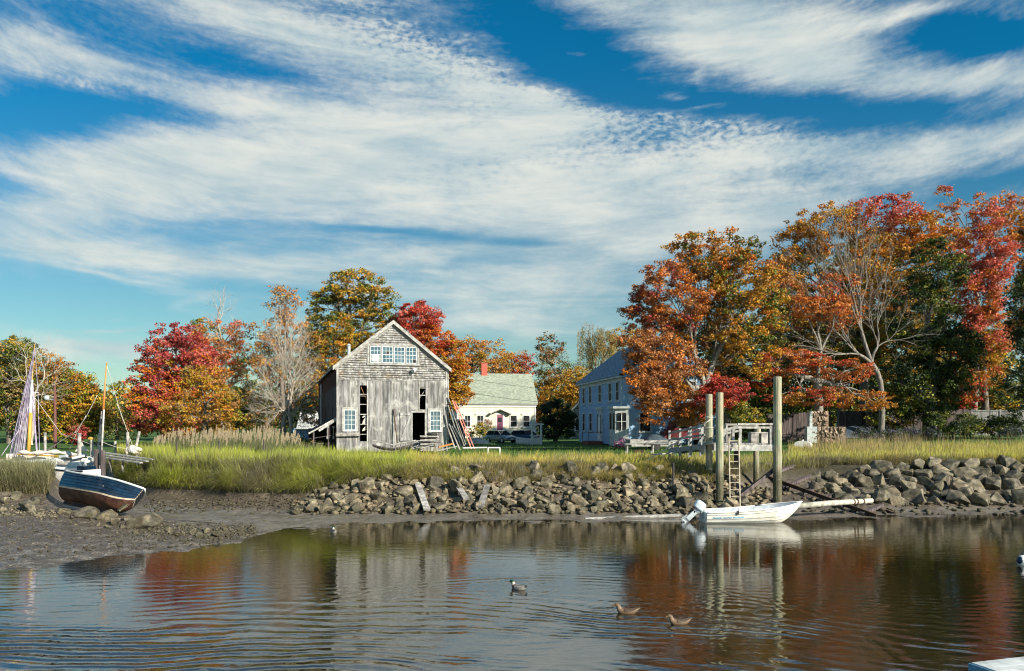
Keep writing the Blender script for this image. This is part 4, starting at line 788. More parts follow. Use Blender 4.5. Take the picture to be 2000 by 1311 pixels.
# ----- right side -----
tree('sugar_maple_tree', 'broad orange brown maple overhanging the blue house', 'tree', 1382, 66,
  [(1395,500,95,52,0,w_(4,OR2,3,OR,2,GR)),(1310,580,75,75,-1,w_(4,OR,3,RB,2,PE,1,CR)),(1440,560,80,80,0,w_(4,OR2,3,YO,2,GR,1,OR)),(1260,610,45,55,0,w_(3,RB,3,OR,2,CR)),(1290,700,70,60,-3,w_(3,RB,3,PE,2,OR)),(1450,680,75,70,0,w_(3,OR2,3,YO,3,GR)),(1290,785,62,45,-4,w_(4,RB,3,PE,2,OR)),(1370,640,90,60,2,w_(3,RB,3,OR2,2,DG)),(1490,600,45,60,1,w_(3,OR2,2,GR,2,YO)),(1240,680,35,45,-1,w_(3,RB,3,PE)),(1265,745,48,48,-5,w_(4,RB,3,PE,2,OR)),(1340,790,60,42,-2,w_(4,RB,2,PE,2,OR2)),(1320,720,60,45,-3,w_(4,RB,2,PE,2,OR2)),(1400,760,60,50,2,w_(3,DG,3,RB,1,OR))], 900, None, 'midbark', leaves=100, leaf=.17, clus=.72, seed=71, fork=.12, rt=.014, twigs=1, shell=.35, ff=.3)
tree('scarlet_maple_tree', 'low scarlet maple behind the two left dock piles', 'tree', 1425, 61, [(1420,765,50,35,0,w_(5,RD,2,CR,1,OR)),(1385,785,30,30,0,w_(4,RD,3,CR,1,RB)),(1455,810,30,25,-1,w_(4,YGR,2,YO,2,GR))], 130, None, leaves=95, leaf=.13, clus=.52, seed=72, fork=.25)
tree('great_maple_tree', 'towering maple with a pink crown and orange sides behind the leafless one', 'tree', 1690, 88,
  [(1725,415,78,36,0,w_(5,PK,2,RD,2,OR)),(1620,450,80,50,0,w_(4,OR2,3,YO,1,OR)),(1790,460,65,52,0,w_(5,OR,3,OR2,1,YO)),(1560,480,60,50,1,w_(4,OR2,3,OR,2,GR)),(1520,560,55,60,0,w_(4,OR2,3,OR,2,GR)),(1840,480,55,50,1,w_(4,OR,3,OR2)),(1750,680,90,70,-1,w_(3,OR2,3,YO,2,GR)),(1700,540,100,80,0,w_(3,OR2,3,YO,2,OR,1,GR)),(1540,640,65,80,1,w_(2,DG,2,GR,4,OR2)),(1800,600,60,90,0,w_(3,YO,2,GR,2,OR2)),(1640,660,100,70,0,w_(3,GR,2,YO,2,OR2,2,DG))], 1000, None, leaves=88, leaf=.22, clus=1.0, seed=73, fork=.2, rt=.016, shell=.35)
tree('leafless_tree', 'large fan shaped leafless grey tree in front of the towering maple', 'tree', 1721, 70,
  [(1640,470,80,80,0),(1575,540,72,70,-1),(1690,470,60,75,0),(1590,640,85,50,-2),(1750,580,45,60,0),(1810,640,40,45,-1),(1650,590,70,60,-1),(1635,415,45,38,0),(1560,700,80,30,-2)], 560, w_(3,OR,2,PE,1,RD), 'leafless', leaves=56, leaf=.15, clus=.65, twigs=3, rt=.0105, fork=.2, seed=74, lean=(.9,0), bare=.3, exp=.5, ff=.25, stems=1, leafzone=lambda p, H: p.x < -2.2 and .45*H < p.z < .66*H)
tree('low_maple_tree', 'layered orange and red low maple boughs beneath the leafless tree', 'tree', 1600, 68,
  [(1540,710,70,28,0,w_(4,OR,3,RD,2,PE)),(1640,725,60,26,0,w_(3,OR,3,RB,2,RD)),(1580,775,80,22,-1,w_(3,RD,3,OR2,2,RB)),(1690,785,50,22,-1,w_(4,OR2,2,OR,2,RB)),(1490,735,35,25,0,w_(4,RD,3,OR)),(1600,600,60,28,0,w_(4,OR,2,PE,1,RD))], 330, None, 'midbark', leaves=80, leaf=.14, clus=.62, seed=75, flat=.4, fork=.3)
tree('dark_green_tree', 'dark green tree between the towering maple and the pink one', 'tree', 1815, 72,
  [(1830,530,55,62,0,w_(3,DG,3,GR,1,YO)),(1800,620,70,75,0),(1850,700,65,75,0),(1790,760,80,70,0),(1740,800,50,45,0,w_(3,YGR,3,DG,2,YO))], 520, w_(5,DG,2,GR,1,YGR), leaves=85, leaf=.19, clus=.85, seed=76, fork=.12)
tree('pink_maple_tree', 'tall salmon pink maple near the right edge', 'tree', 1925, 78,
  [(1925,500,60,70,0,w_(5,PK,2,OR,2,RD)),(1905,580,55,65,0,w_(5,PK,3,OR)),(1930,650,50,55,0,w_(4,OR,3,PK,2,YO)),(1900,720,55,45,0,w_(3,OR2,3,YO,2,RD)),(1880,760,50,40,-1,w_(3,RD,2,OR,2,DG)),(1930,430,40,35,0,w_(4,PK,2,OR))], 470, None, leaves=85, leaf=.18, clus=.8, seed=77, fork=.2, rt=.015, shell=.35)
tree('airy_maple_tree', 'tall airy orange topped maple behind the pink one', 'tree', 1900, 96,
  [(1835,375,28,20,0),(1885,400,40,22,0),(1960,405,45,25,0),(1870,440,40,30,0),(1990,430,45,45,0),(2030,450,50,50,0),(1850,480,30,40,0,w_(3,GR,3,OR2))], 150, w_(5,OR,2,PE,1,RD,1,OR2), 'midbark', leaves=64, leaf=.21, clus=.8, seed=78, fork=.35, twigs=1)
tree('dark_edge_tree', 'very dark green tree standing at the right edge', 'tree', 2040, 66, [(2010,590,45,70,0),(2060,640,80,110,0),(2000,760,50,70,0),(2080,520,60,60,0)], 300, w_(5,DG,1,GR), leaves=85, leaf=.16, clus=.8, seed=79, fork=.1)
for k, (a, b_, lb_, lobes, pal) in enumerate([
  (1480, 112, 'dark green tree far behind the two left dock piles', [(1480,720,90,90,0),(1440,780,80,60,0)], w_(4,DG,3,GR,1,OR2)),
  (1620, 114, 'dark green and gold tree far behind the plank fence', [(1620,700,90,100,0),(1600,790,90,50,0)], w_(4,DG,3,GR,2,YO)),
  (1760, 110, 'shadowy green tree far behind the leafless tree trunk', [(1760,700,90,110,0),(1740,790,80,50,0)], w_(4,DG,3,GR,1,YGR)),
  (1890, 108, 'gold and green tree behind the pink maple', [(1890,720,80,90,0),(1900,790,90,40,0)], w_(3,DG,3,GR,3,YO)),
  (1990, 112, 'gold and green tree behind the right edge fence', [(2000,720,80,110,0),(2060,600,80,100,0)], w_(3,DG,3,YGR,2,YO)),
  (1640, 101, 'dark orange tree filling the view behind the leafless tree', [(1590,560,80,80,0),(1690,600,90,90,0),(1560,660,80,60,0),(1720,500,70,60,0)], w_(4,OR2,3,RB,3,GR,1,DG)),
  (1350, 108, 'dark green tree hidden behind the blue house wing', [(1350,700,90,80,0),(1330,780,80,50,0)], w_(4,DG,3,GR,1,RB)),
  (2090, 84, 'orange tree beyond the right edge', [(2030,450,60,55,0),(2090,560,100,140,0),(2140,720,100,100,0)], w_(3,OR2,3,OR,2,DG))]):
    tree('woodland_tree', lb_, 'tree', a, b_, lobes, 260, pal, leaves=70, leaf=.36, clus=1.5, seed=90+k, group='trees closing the view on the right')
# distant woods closing the horizon behind everything: too many to count
nr_ = np.random.default_rng(3); pts, cl_s = [], []
for px in np.arange(-1500, 3700, 26):
    D = nr_.uniform(165, 240); x = (px - HX)/F*D; g0 = gz(x, D); H = nr_.uniform(8, 11.5); wd_ = nr_.uniform(4, 6); n = 620 if -100 < px < 2100 else 260
    v = nr_.normal(0, 1, (n, 3)); v /= np.linalg.norm(v, axis=1)[:, None]; rad = nr_.uniform(.3, 1, n)**.5; lump = 1 + .25*np.sin(v[:,0]*7+px)*np.cos(v[:,2]*6+px)
    p = np.stack([x + v[:,0]*wd_*rad*lump, D + v[:,1]*wd_*rad, g0 + H*.52 + v[:,2]*H*.5*rad*lump], -1)
    base_c = np.array([OR2, GR, YO, DG, GR, RB, YGR][int(nr_.integers(0, 7))]) * .75; pts.append(p); cl_s.append(base_c[None] * nr_.uniform(.6, 1.2, (n, 1)))
p = np.concatenate(pts); cs_ = np.concatenate(cl_s); n = len(p); a = nr_.normal(0, 1, (n,3)); a /= np.linalg.norm(a, axis=1)[:,None]; bb = np.cross(a, nr_.normal(0,1,(n,3))); bb /= np.linalg.norm(bb,axis=1)[:,None]
V = np.stack([p-a*.5, p-bb*.4, p+a*.5, p+bb*.4], 1).reshape(-1,3)
fw_ = fast_mesh('far_woods', V, np.arange(n*4).reshape(-1,4), np.repeat(cs_, 4, 0), MT['leaf'], 4); tag(fw_, 'distant autumn woods closing the horizon', 'woods', None, 'stuff')
# ======================= STONES =======================
m = newmat('bank_stone'); geo = N('ShaderNodeNewGeometry'); sp = N('ShaderNodeSeparateXYZ'); L.new(geo.outputs['Position'], sp.inputs[0]); pos = geo.outputs['Position']
a1 = noise(pos, 3.0, 8, .68); a2 = noise(pos, 22.0, 5, .7)
c = mixc(sstep(a1, .38, .70), (.06,.058,.042,1), (.33,.305,.235,1)); c = mixc(sstep(noise(pos, 5.0, 6, .7), .53, .70), c, (.17,.155,.06,1)); c = mixc(M('MULTIPLY', sstep(noise(pos, 1.1, 3, .5), .52, .62), .22), c, (.24,.165,.11,1)); c = mixc(M('MULTIPLY', sstep(a2, .5, .75), .4), c, (.07,.06,.05,1))
c = mixc(1.0, c, attr(), 'MULTIPLY'); oi = N('ShaderNodeObjectInfo')
c = mixc(.75, c, mixc(oi.outputs['Random'], (.35,.35,.32,1), (1.35,1.22,1.05,1)), 'MULTIPLY')
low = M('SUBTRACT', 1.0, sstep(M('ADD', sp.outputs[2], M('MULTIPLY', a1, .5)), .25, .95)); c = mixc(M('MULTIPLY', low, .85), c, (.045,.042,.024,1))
finish(c, M('MULTIPLY_ADD', a1, .4, .5), bump(M('ADD', a1, M('MULTIPLY', a2, .4)), .8, .05)); MT['stone'] = m
def rock_mesh(seed, n=15, flat=.75, bev=.06):
    r = random.Random(seed); bm = bmesh.new()
    for i in range(n):
        v = Vector((r.gauss(0,1), r.gauss(0,1), r.gauss(0,1))).normalized(); k = max(abs(v.x), abs(v.y), abs(v.z)); v = v / k**.55 * r.uniform(.42, .56); v.z *= flat; bm.verts.new(v)
    h = bmesh.ops.convex_hull(bm, input=bm.verts); bmesh.ops.delete(bm, geom=[e for e in h['geom_interior'] if isinstance(e, bmesh.types.BMVert)], context='VERTS')
    bmesh.ops.dissolve_limit(bm, angle_limit=R(16), verts=bm.verts, edges=bm.edges)
    bmesh.ops.bevel(bm, geom=list(bm.edges), offset=bev, segments=2, affect='EDGES', profile=.6, clamp_overlap=True); bmesh.ops.triangulate(bm, faces=[f for f in bm.faces if len(f.verts) > 4])
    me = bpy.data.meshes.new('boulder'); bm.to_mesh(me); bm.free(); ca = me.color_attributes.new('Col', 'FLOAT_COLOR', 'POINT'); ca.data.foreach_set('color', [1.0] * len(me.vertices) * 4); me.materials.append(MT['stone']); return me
RM = [rock_mesh(100 + i, rng.choice([11, 13, 16]), rng.uniform(.7, .95)) for i in range(26)]
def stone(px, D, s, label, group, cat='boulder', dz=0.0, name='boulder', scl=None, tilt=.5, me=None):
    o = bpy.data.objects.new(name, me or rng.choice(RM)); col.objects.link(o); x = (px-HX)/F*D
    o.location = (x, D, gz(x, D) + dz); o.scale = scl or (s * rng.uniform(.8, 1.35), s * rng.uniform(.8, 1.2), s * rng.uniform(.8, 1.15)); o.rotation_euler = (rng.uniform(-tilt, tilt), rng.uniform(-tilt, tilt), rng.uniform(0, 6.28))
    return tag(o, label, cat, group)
zones = [(565, 700, 'small stone at the left end of the stone bank'), (700, 810, 'stone in the bank left of the leaning planks'), (810, 960, 'stone in the bank among the leaning planks'), (960, 1130, 'stone in the bank right of the leaning planks'), (1130, 1300, 'stone in the bank left of the dock piles'), (1300, 1480, 'stone in the bank around and behind the dock piles')]
rows = [36.35, 36.95, 37.55, 38.15, 38.75, 39.35, 39.95]
for ri, D in enumerate(rows):
    px = 570 + rng.uniform(0, 12) + ri * 7; lim = 1475 - (ri > 4) * 60
    while px < lim:
        s = rng.choice([rng.uniform(.34,.5), rng.uniform(.45,.65), rng.uniform(.55,.9)]) * (1 - .35 * max(0, (700 - px) / 140)); 
        if px < 720 and ri > 4: px += 30; continue
        if ri > 5 and px < 860: px += 30; continue
        lb = next(z for z in zones if px < z[1]); lb = (0, 0, ('small ' if s < .46 and not lb[2].startswith('small') else 'large ' if s > .64 else '') + lb[2] + (', lowest row', ', second row', ', third row', ', middle row', ', third row down', ', second row down', ', top row')[ri]); 
        stone(px, D + rng.uniform(-.2, .2), s, lb[2], lb[2].replace('stone', 'stones', 1).replace('small pale stones', 'small pale stones'), dz=s * rng.uniform(.02, .22)); px += s * F / D * rng.uniform(.9, 1.2)
rz_ = [(1585, 1700, 'boulder beside the slipway rails'), (1700, 1800, 'large boulder in the right wall nearest the slipway'), (1800, 1910, 'large boulder in the middle of the right wall'), (1910, 2100, 'large boulder in the right wall by the picture edge')]
for ri, D in enumerate([38.5, 39.4, 40.3, 41.2, 42.1, 43.0]):
    px = (1640 if ri < 3 else 1600) + rng.uniform(0, 15) - ri * 4
    while px < 2080:
        s = rng.uniform(.72, 1.12); lb = next(z for z in rz_ if px < z[1]); lb = (0, 0, ('smaller ' if s < .85 else 'big ' if s > .99 else '') + lb[2].replace('large ', '') + (', lowest row', ', second row', ', third row', ', fourth row', ', second row down', ', top row')[ri]); stone(px, D + rng.uniform(-.2, .2), s, lb[2], lb[2].replace('boulder', 'boulders', 1), dz=s * rng.uniform(.0, .2)); px += s * F / D * rng.uniform(.8, 1.12)
# loose rubble between the boulders and pebbles on the mud: beyond counting
def rubble(name, pts, label):
    V, Fc, C = [], [], []; base = []
    for me in RM[:8]:
        bm = bmesh.new(); r = random.Random(me.name)
        for i in range(9): v = Vector((r.gauss(0,1), r.gauss(0,1), r.gauss(0,1))).normalized() * .5; bm.verts.new(v)
        h = bmesh.ops.convex_hull(bm, input=bm.verts); bm.verts.ensure_lookup_table(); bm.verts.index_update(); base.append((np.array([v.co[:] for v in bm.verts]), [tuple(v.index for v in f.verts) for f in bm.faces])); bm.free()
    k = 0
    for (x, y, s, g) in pts:
        bv, bf_ = base[rng.randrange(len(base))]; th = rng.uniform(0, 6.28); ct_, st_ = math.cos(th), math.sin(th); q = bv * np.array([s*rng.uniform(.8,1.5), s*rng.uniform(.8,1.3), s*rng.uniform(.45,.8)])
        q = np.stack([q[:,0]*ct_-q[:,1]*st_ + x, q[:,0]*st_+q[:,1]*ct_ + y, q[:,2] + gz(x, y) + s*.1], -1); V.append(q); Fc += [(a+k, b+k, c_+k) for (a, b, c_) in bf_]; k += len(q); C.append(np.tile([[g*1.0, g*.97, g*.92]], (len(q), 1)))
    o = fast_mesh(name, np.concatenate(V), np.array(Fc), np.concatenate(C), MT['stone'], 3); return tag(o, label, 'rubble', None, 'stuff')
pts = [((px-HX)/F*D, D, rng.uniform(.16, .46), rng.uniform(.7, 1.2)) for px, D in [(rng.uniform(570, 1500), rng.uniform(35.9, 40.2)) for _ in range(1800)] if not (px < 740 and D > 38.5)]
rubble('stone_rubble', pts, 'small loose stones filling the gaps of the left stone bank')
pts = [((px-HX)/F*D, D, rng.uniform(.12, .4), rng.uniform(.7, 1.3)) for px, D in [(rng.uniform(1480, 2080), rng.uniform(36.6, 43.2)) for _ in range(560)] if not (px < 1620 and D > 41)]
rubble('stone_rubble', pts, 'small loose stones at the foot of the right boulder wall and slipway')
pts = []
for _ in range(1500):
    px = rng.uniform(-150, 500); D0 = float(np.interp(px, PX, PD[:,1])); D = D0 + rng.uniform(.1, 1)**1.0 * float(np.interp(px, [0, 150, 300, 500], [10.5, 9, 6, 2.6]))
    if D > 33.5: continue
    pts.append(((px-HX)/F*D, D, rng.choice([.04, .05, .06, .08, .1, .14]) * rng.uniform(.7, 1.2), rng.uniform(.7, 1.9)))
for _ in range(420):
    px = rng.uniform(290, 500); D = float(np.interp(px, [290, 400, 500], [29.3, 29.2, 30.4])) + rng.gauss(0, .55); pts.append(((px-HX)/F*D, D, rng.uniform(.06, .17), rng.uniform(1.0, 2.3)))
for _ in range(200):
    px = rng.uniform(-20, 110); D = rng.gauss(31.6, .5); pts.append(((px-HX)/F*D, D, rng.uniform(.06, .17), rng.uniform(1.0, 2.3)))
rubble('pebbles', pts, 'pale pebbles and shells strewn over the left mud shore')
rubble('mud_clods', [((px-HX)/F*D, D, rng.uniform(.06, .22), rng.uniform(.35, .8)) for px, D in [(rng.uniform(285, 620), rng.gauss(38.6, .9)) for _ in range(420)]], 'dark muddy clods along the foot of the grass bank')
def big(px, D, w, dpt, h, label, rz=0, me=None, dz=0, tint=None):
    o = stone(px, D, 1, label, None, me=me); o.scale = (w, dpt, h * 1.2); o.rotation_euler = (rng.uniform(-.15,.15), rng.uniform(-.15,.15), rz); o.location.z += dz; return o
mm = [rock_mesh(500 + i, 14, .8, .05) for i in range(8)]
big(287, 30.2, 1.5, 1.1, .85, 'largest pale wedge shaped boulder at the edge of the wet mud flat', .3, mm[0], .12)
big(168, 31.3, .95, .8, .7, 'rounded weedy boulder propping the rowboat keel', 0, mm[1], .1)
big(207, 31.0, .8, .7, .5, 'dark weed covered boulder under the rowboat', .8, mm[2], .1)
big(225, 30.4, .55, .45, .38, 'grey boulder just right of the rowboat keel', 1.8, mm[3], .1)
big(126, 32.0, .62, .5, .35, 'flat pale boulder at the stern of the rowboat', .4, mm[4], .1)
big(52, 31.8, .85, .6, .72, 'pointed rusty based boulder on the left mud', .2, mm[5], .14)
big(34, 34.0, .6, .5, .45, 'pale boulder below the left grass bank', .9, mm[6], .1)
big(70, 33.6, .7, .5, .45, 'mossy boulder left of the rowboat stern', 2.0, mm[7], .1)
big(8, 33.2, .5, .4, .4, 'dark boulder near the left edge', 2.5, mm[3], .1)
for k, (px, D, s) in enumerate([(240,29.6,.28),(265,28.9,.22),(330,29.4,.3),(345,28.7,.25),(372,29.3,.35),(388,28.8,.3),(405,29.3,.4),(425,29.0,.38),(440,29.9,.3),(470,30.2,.35),(250,31.0,.35),(15,31.0,.24),(22,32.0,.2),(5,31.8,.25),(45,30.9,.22),(75,30.9,.2),(100,31.0,.18),(140,30.7,.2),(190,29.8,.22),(210,29.4,.2),(310,28.3,.2),(355,30.2,.3)]):
    stone(px, D, s, 'small pale stone in the broken line along the left mud shore', 'small pale stones along the left mud shore', 'stone', .03)

# ======================= PLANKS AND TIMBERS ON THE BANK =======================
def plank(name, label, cat, a, b, w, t, mat='grey_wood_h', group=None, up=(0,0,1), c=1.0):
    a, b = Vector(a), Vector(b); o0 = Vector(a); mb = MB(); n = 4
    for i in range(n): mb.beam(a - o0 + (b-a)*i/n, a - o0 + (b-a)*(i+1)/n, w, t, c * rng.uniform(.9, 1.08), up=up)
    o = mb.build(name, MT[mat]); o.location = o0; return tag(o, label, cat, group)
plank('plank', 'long grey plank leaning down the stone bank, leftmost', 'plank', P(807,920,40.3), P(834,996,35.7), .30, .06)
plank('plank', 'long dark plank leaning down the stone bank, second from the left', 'plank', P(870,912,40.6), P(911,975,36.6), .30, .07, c=.75)
plank('plank', 'thin batten lying against the second leaning plank', 'plank', P(868,906,40.6), P(896,930,39.2), .1, .05)
plank('plank', 'short square timber leaning on the stones right of the other planks', 'plank', P(952,948,38.4), P(938,990,36.0), .28, .1, c=.6)
plank('log_boom', 'long pale log lying at the waterline left of the skiff', 'log', P(1143,1014,35.2), P(1330,1006,35.6), .14, .12, 'trim')
mb = MB(); a, b = P(1545, 990, 34.6), P(1703, 978, 36.4); d = b - a; mb.tube([Vector((0,0,0)), d*.5+Vector((0,0,.03)), d], [.13, .125, .11], 10)
mb.c = [(1.35, 1.3, 1.15)] * len(mb.v); sp_ = mb.build('spar', MT['trim'], smooth=True); sp_.location = a; tag(sp_, 'long pale spar resting on the slipway behind the skiff bow', 'spar')
mb = MB()
for t in (.76, .8, .88): p_ = d*t; mb.tube([p_ - d.normalized()*.03, p_ + d.normalized()*.03], .14, 10)
mb.build('band', MT['rust'], sp_)
# slipway rails
for k, (a0, b0, lb) in enumerate([((1455,902,44.0),(1712,1012,35.9),'rusty slipway rail, nearest the dock'), ((1506,905,46.0),(1742,1006,37.0),'rusty slipway rail, second from the dock')]):
    A_, B_ = P(*a0), P(*b0); A_.z = gz(A_.x, A_.y) - .22; B_.z = .05
    mb = MB()
    for i in range(14):
        p_, q_ = (B_-A_)*i/14, (B_-A_)*(i+1)/14; mb.beam(p_, q_, .04, .12, rng.uniform(.5,.8)); mb.beam(p_+Vector((0,0,.075)), q_+Vector((0,0,.075)), .10, .03, rng.uniform(.9,1.3)); mb.beam(p_-Vector((0,0,.075)), q_-Vector((0,0,.075)), .14, .03, .6)
    o = mb.build('slipway_rail', MT['rust']); o.location = A_; tag(o, lb, 'rail', 'slipway rails')
for i in range(7):
    t = i/7 + .06; a = P(1455,902,44.0)*(1-t) + P(1712,1012,35.9)*t; b = P(1506,905,46.0)*(1-t) + P(1742,1006,37.0)*t; a.z = gz(a.x,a.y)+.1; b.z = gz(b.x,b.y)+.1; e = (b-a)*.12
    plank('sleeper', ('topmost', 'second', 'third', 'fourth', 'fifth', 'sixth', 'lowest')[i] + ' half buried timber sleeper under the slipway rails, counted from the grass', 'sleeper', a-e, b+e, .22, .14, 'dark_wood', 'slipway sleepers')

# ======================= DOCK =======================
def pile(label, px, D, ztop, r, zb, name='dock_pile', mat='pile', group='tall piles of the small dock', top=True, lean=0):
    x = (px-HX)/F*D; mb = MB(); H = ztop - zb
    mb.tube([(0,0,0), (lean*.3,0,H*.3), (lean*.7,0,H*.7), (lean,0,H-.02), (lean,0,H)], [r*1.06, r*1.03, r*1.0, r*.98, r*.9], 14)
    o = mb.build(name, MT[mat]); o.location = (x, D, zb); return tag(o, label, 'pile', group)
def ztop(py, D): return CH - (py - HY) / F * D
pile('leftmost tall round dock pile with a rope tied round it', 1385, 40.0, ztop(770, 40), .17, .2)
pile('middle tall round dock pile beside the ladder', 1405.5, 37.4, ztop(767, 37.4), .175, -.4)
pile('tallest round dock pile at the right end of the dock', 1518.5, 38.2, ztop(736, 38.2), .20, -.3)
pile('short round pile under the middle of the dock platform', 1477, 40.3, 3.05, .15, .5)
pile('thin dark pile hidden behind the ladder', 1438, 41.0, 3.0, .12, .8, mat='dark_wood')
dk = thing('dock', 'small grey timber dock with a railing and crate on posts above the stones', 'dock', P(1405, 868, 38.4))
o0 = dk.location; q = lambda px, py, D: P(px, py, D) - o0
mb = MB()
zt = o0.z; x0, x1 = q(1392,868,38.4).x, q(1509,868,38.2).x
for i in range(22): mb.box(x0 + (x1-x0)*i/22 + .01, x0 + (x1-x0)*(i+1)/22 - .01, -.15, 2.4, .0, .05, rng.uniform(.8, 1.15))
mb.build('deck', MT['grey_wood_h'], dk)
mb = MB(); mb.beam((x0, -.2, -.16), (x1+.1, -.2, -.16), .08, .3, 1.15, up=(0,0,1)); mb.beam((x0, 2.3, -.16), (x1, 2.3, -.16), .08, .3); mb.build('beam', MT['trim'], dk)
for (px, h_) in ((1446, .98), (1506, .98)): mb = MB(); mb.box(q(px,868,38.2).x-.06, q(px,868,38.2).x+.06, -.22, -.1, -.3, h_); mb.build('rail_post', MT['trim'], dk)
mb = MB(); xa, xb = q(1443,868,38.2).x, q(1509,868,38.2).x; mb.box(xa-.05, xb+.05, -.26, -.08, .93, 1.02, 1.1); mb.box(xa-.04, xb+.04, -.24, -.2, .76, .86); mb.box(xa-.05, xb+.05, 2.1, 2.2, .9, 1.0); mb.box(xa, xa+.1, 2.1, 2.2, 0, .9); mb.box(xb-.1, xb, 2.1, 2.2, 0, .9); mb.build('rail', MT['grey_wood_h'], dk)
mb = MB(); mb.beam(q(1411,842,39.2), q(1446,833,39.2), .06, .16); mb.beam(q(1411,848,39.2), q(1446,841,39.2), .05, .1)
for px in (1413, 1432): mb.beam(q(px, 868, 39.2), q(px, 838, 39.2), .12, .12, up=(0,1,0))
mb.build('rail', MT['trim'], dk)
mb = MB(); mb.beam(q(1513, 917, 38.6), q(1425, 985, 37.9), .16, .2, up=(0,1,0)); mb.build('brace', MT['dark_wood'], dk)
ct0 = thing('cleat_box', 'wooden box bench standing on the dock platform around a stub post', 'box', P(1480, 866, 39.6))
mb = MB(); mb.box(-.42,.42,-.3,.3,.5,.56); mb.box(-.4,-.04,-.28,.28,0,.5,.9); mb.box(.1,.42,-.28,.28,0,.5,1.1); mb.build('box_body', MT['grey_wood_h'], ct0); mb = MB(); mb.tube([(.0,0,0),(.0,0,.78)], .15, 12); mb.build('stub_post', MT['pile'], ct0)
# ladder
MT['ladderwood'] = pm('bleached_ladder_wood', (.24,.21,.16), (.42,.38,.30), (6,6,2), .85, .3)
ld = thing('ladder', 'pale wooden ladder hanging from the dock platform to the water', 'ladder', P(1424, 866, 38.0))
o1 = ld.location; mb = MB()
for (a, b_) in ((1423.5, 1426), (1443, 1445.5)): mb.beam(P(a, 856, 38.0)-o1, P(b_, 993, 36.9)-o1, .05, .07, 1.2, up=(0,1,0))
mb.build('stile', MT['ladderwood'], ld); mb = MB()
for k in range(10):
    t = .04 + k*.1; a = P(1423.5,856,38.0)*(1-t)+P(1426,993,36.9)*t - o1; b_ = P(1443,856,38.0)*(1-t)+P(1445.5,993,36.9)*t - o1; mb.tube([a, b_], .022, 6, 1.2)
mb.build('rung', MT['ladderwood'], ld)
# gangway to shore
gw = thing('gangway', 'sloping timber gangway with railings leading from the dock to the lawn', 'gangway', P(1395, 868, 39.5)); o2 = gw.location
ga, gb = Vector((.1, .2, 0)), P(1325, 876, 45.0) - o2; gd = (gb-ga); side = Vector((gd.y, -gd.x, 0)).normalized() * .55
mb = MB(); n = 18
for i in range(n): c0 = ga + gd*(i+.5)/n; mb.beam(c0 - side, c0 + side, gd.length/n*.93, .05, rng.uniform(.8,1.15))
mb.beam(ga-side*.95-Vector((0,0,.14)), gb-side*.95-Vector((0,0,.14)), .06, .2); mb.beam(ga+side*.95-Vector((0,0,.14)), gb+side*.95-Vector((0,0,.14)), .06, .2); mb.build('deck', MT['trim'], gw)
for sg in (-1, 1):
    mb = MB(); u_ = Vector((0,0,.95)); mb.beam(ga+side*sg+u_, gb+side*sg+u_*.9, .06, .1); mb.beam(ga+side*sg+u_*.5, gb+side*sg+u_*.5, .05, .1); mb.build('rail', MT['grey_wood_h'], gw)
    for t in (.05, .35, .65, .97):
        mb = MB(); c0 = ga + gd*t + side*sg*1.05; mb.box(c0.x-.06, c0.x+.06, c0.y-.05, c0.y+.05, c0.z-.5, c0.z+1.0); mb.build('rail_post', MT['trim'], gw)
bin_ = MB(); bin_.tube([(0,0,0),(0,0,.55)], [.2,.24], 14); bo = bin_.build('bucket', MT['metal']); bo.location = P(1372, 884, 41.2); tag(bo, 'blue grey bucket beside the gangway behind the left pile', 'bucket')
plank('board', 'loose pale board lying on the grass left of the gangway', 'plank', P(1275,888,42.5), P(1325,884,43.2), .18, .05, 'trim')
plank('board', 'wide pale slab tilted below the gangway rail', 'plank', P(1330,885,43.3), P(1368,875,43.6), .7, .06, 'trim')
def rope(label, pts, r=.018, mat='rope', sag=0.0, name='rope', n=14, par=None):
    o0 = Vector(pts[0]); V = []
    for a, b in zip(pts[:-1], pts[1:]):
        a, b = Vector(a), Vector(b)
        V += [a + (b-a)*i/n - Vector((0,0,sag*4*(i/n)*(1-i/n))) - o0 for i in range(n)]
    V.append(Vector(pts[-1]) - o0); mb = MB(); mb.tube(V, r, 5); o = mb.build(name, MT[mat], par, smooth=True); o.location = o0
    return tag(o, label, 'rope') if label else o
rope('pale rope tied round the left pile and running down to the grass', [P(1387,820,39.8), P(1255,905,42.0)], .028, sag=.05)
mb = MB()
for dz in (0, .07, -.5): mb.tube([(math.cos(t)*.19, math.sin(t)*.19, dz + t*.015) for t in [k*.45 for k in range(15)]], .02, 5)
o = mb.build('rope_coil', MT['rope']); o.location = P(1385, 819, 40.0); tag(o, 'rope coil wound round the left dock pile', 'rope')
pile('thin dark stake standing in the stones left of the dock', 1315, 38.2, ztop(905, 38.2), .05, .4, name='stake', mat='dark_wood', group=None)
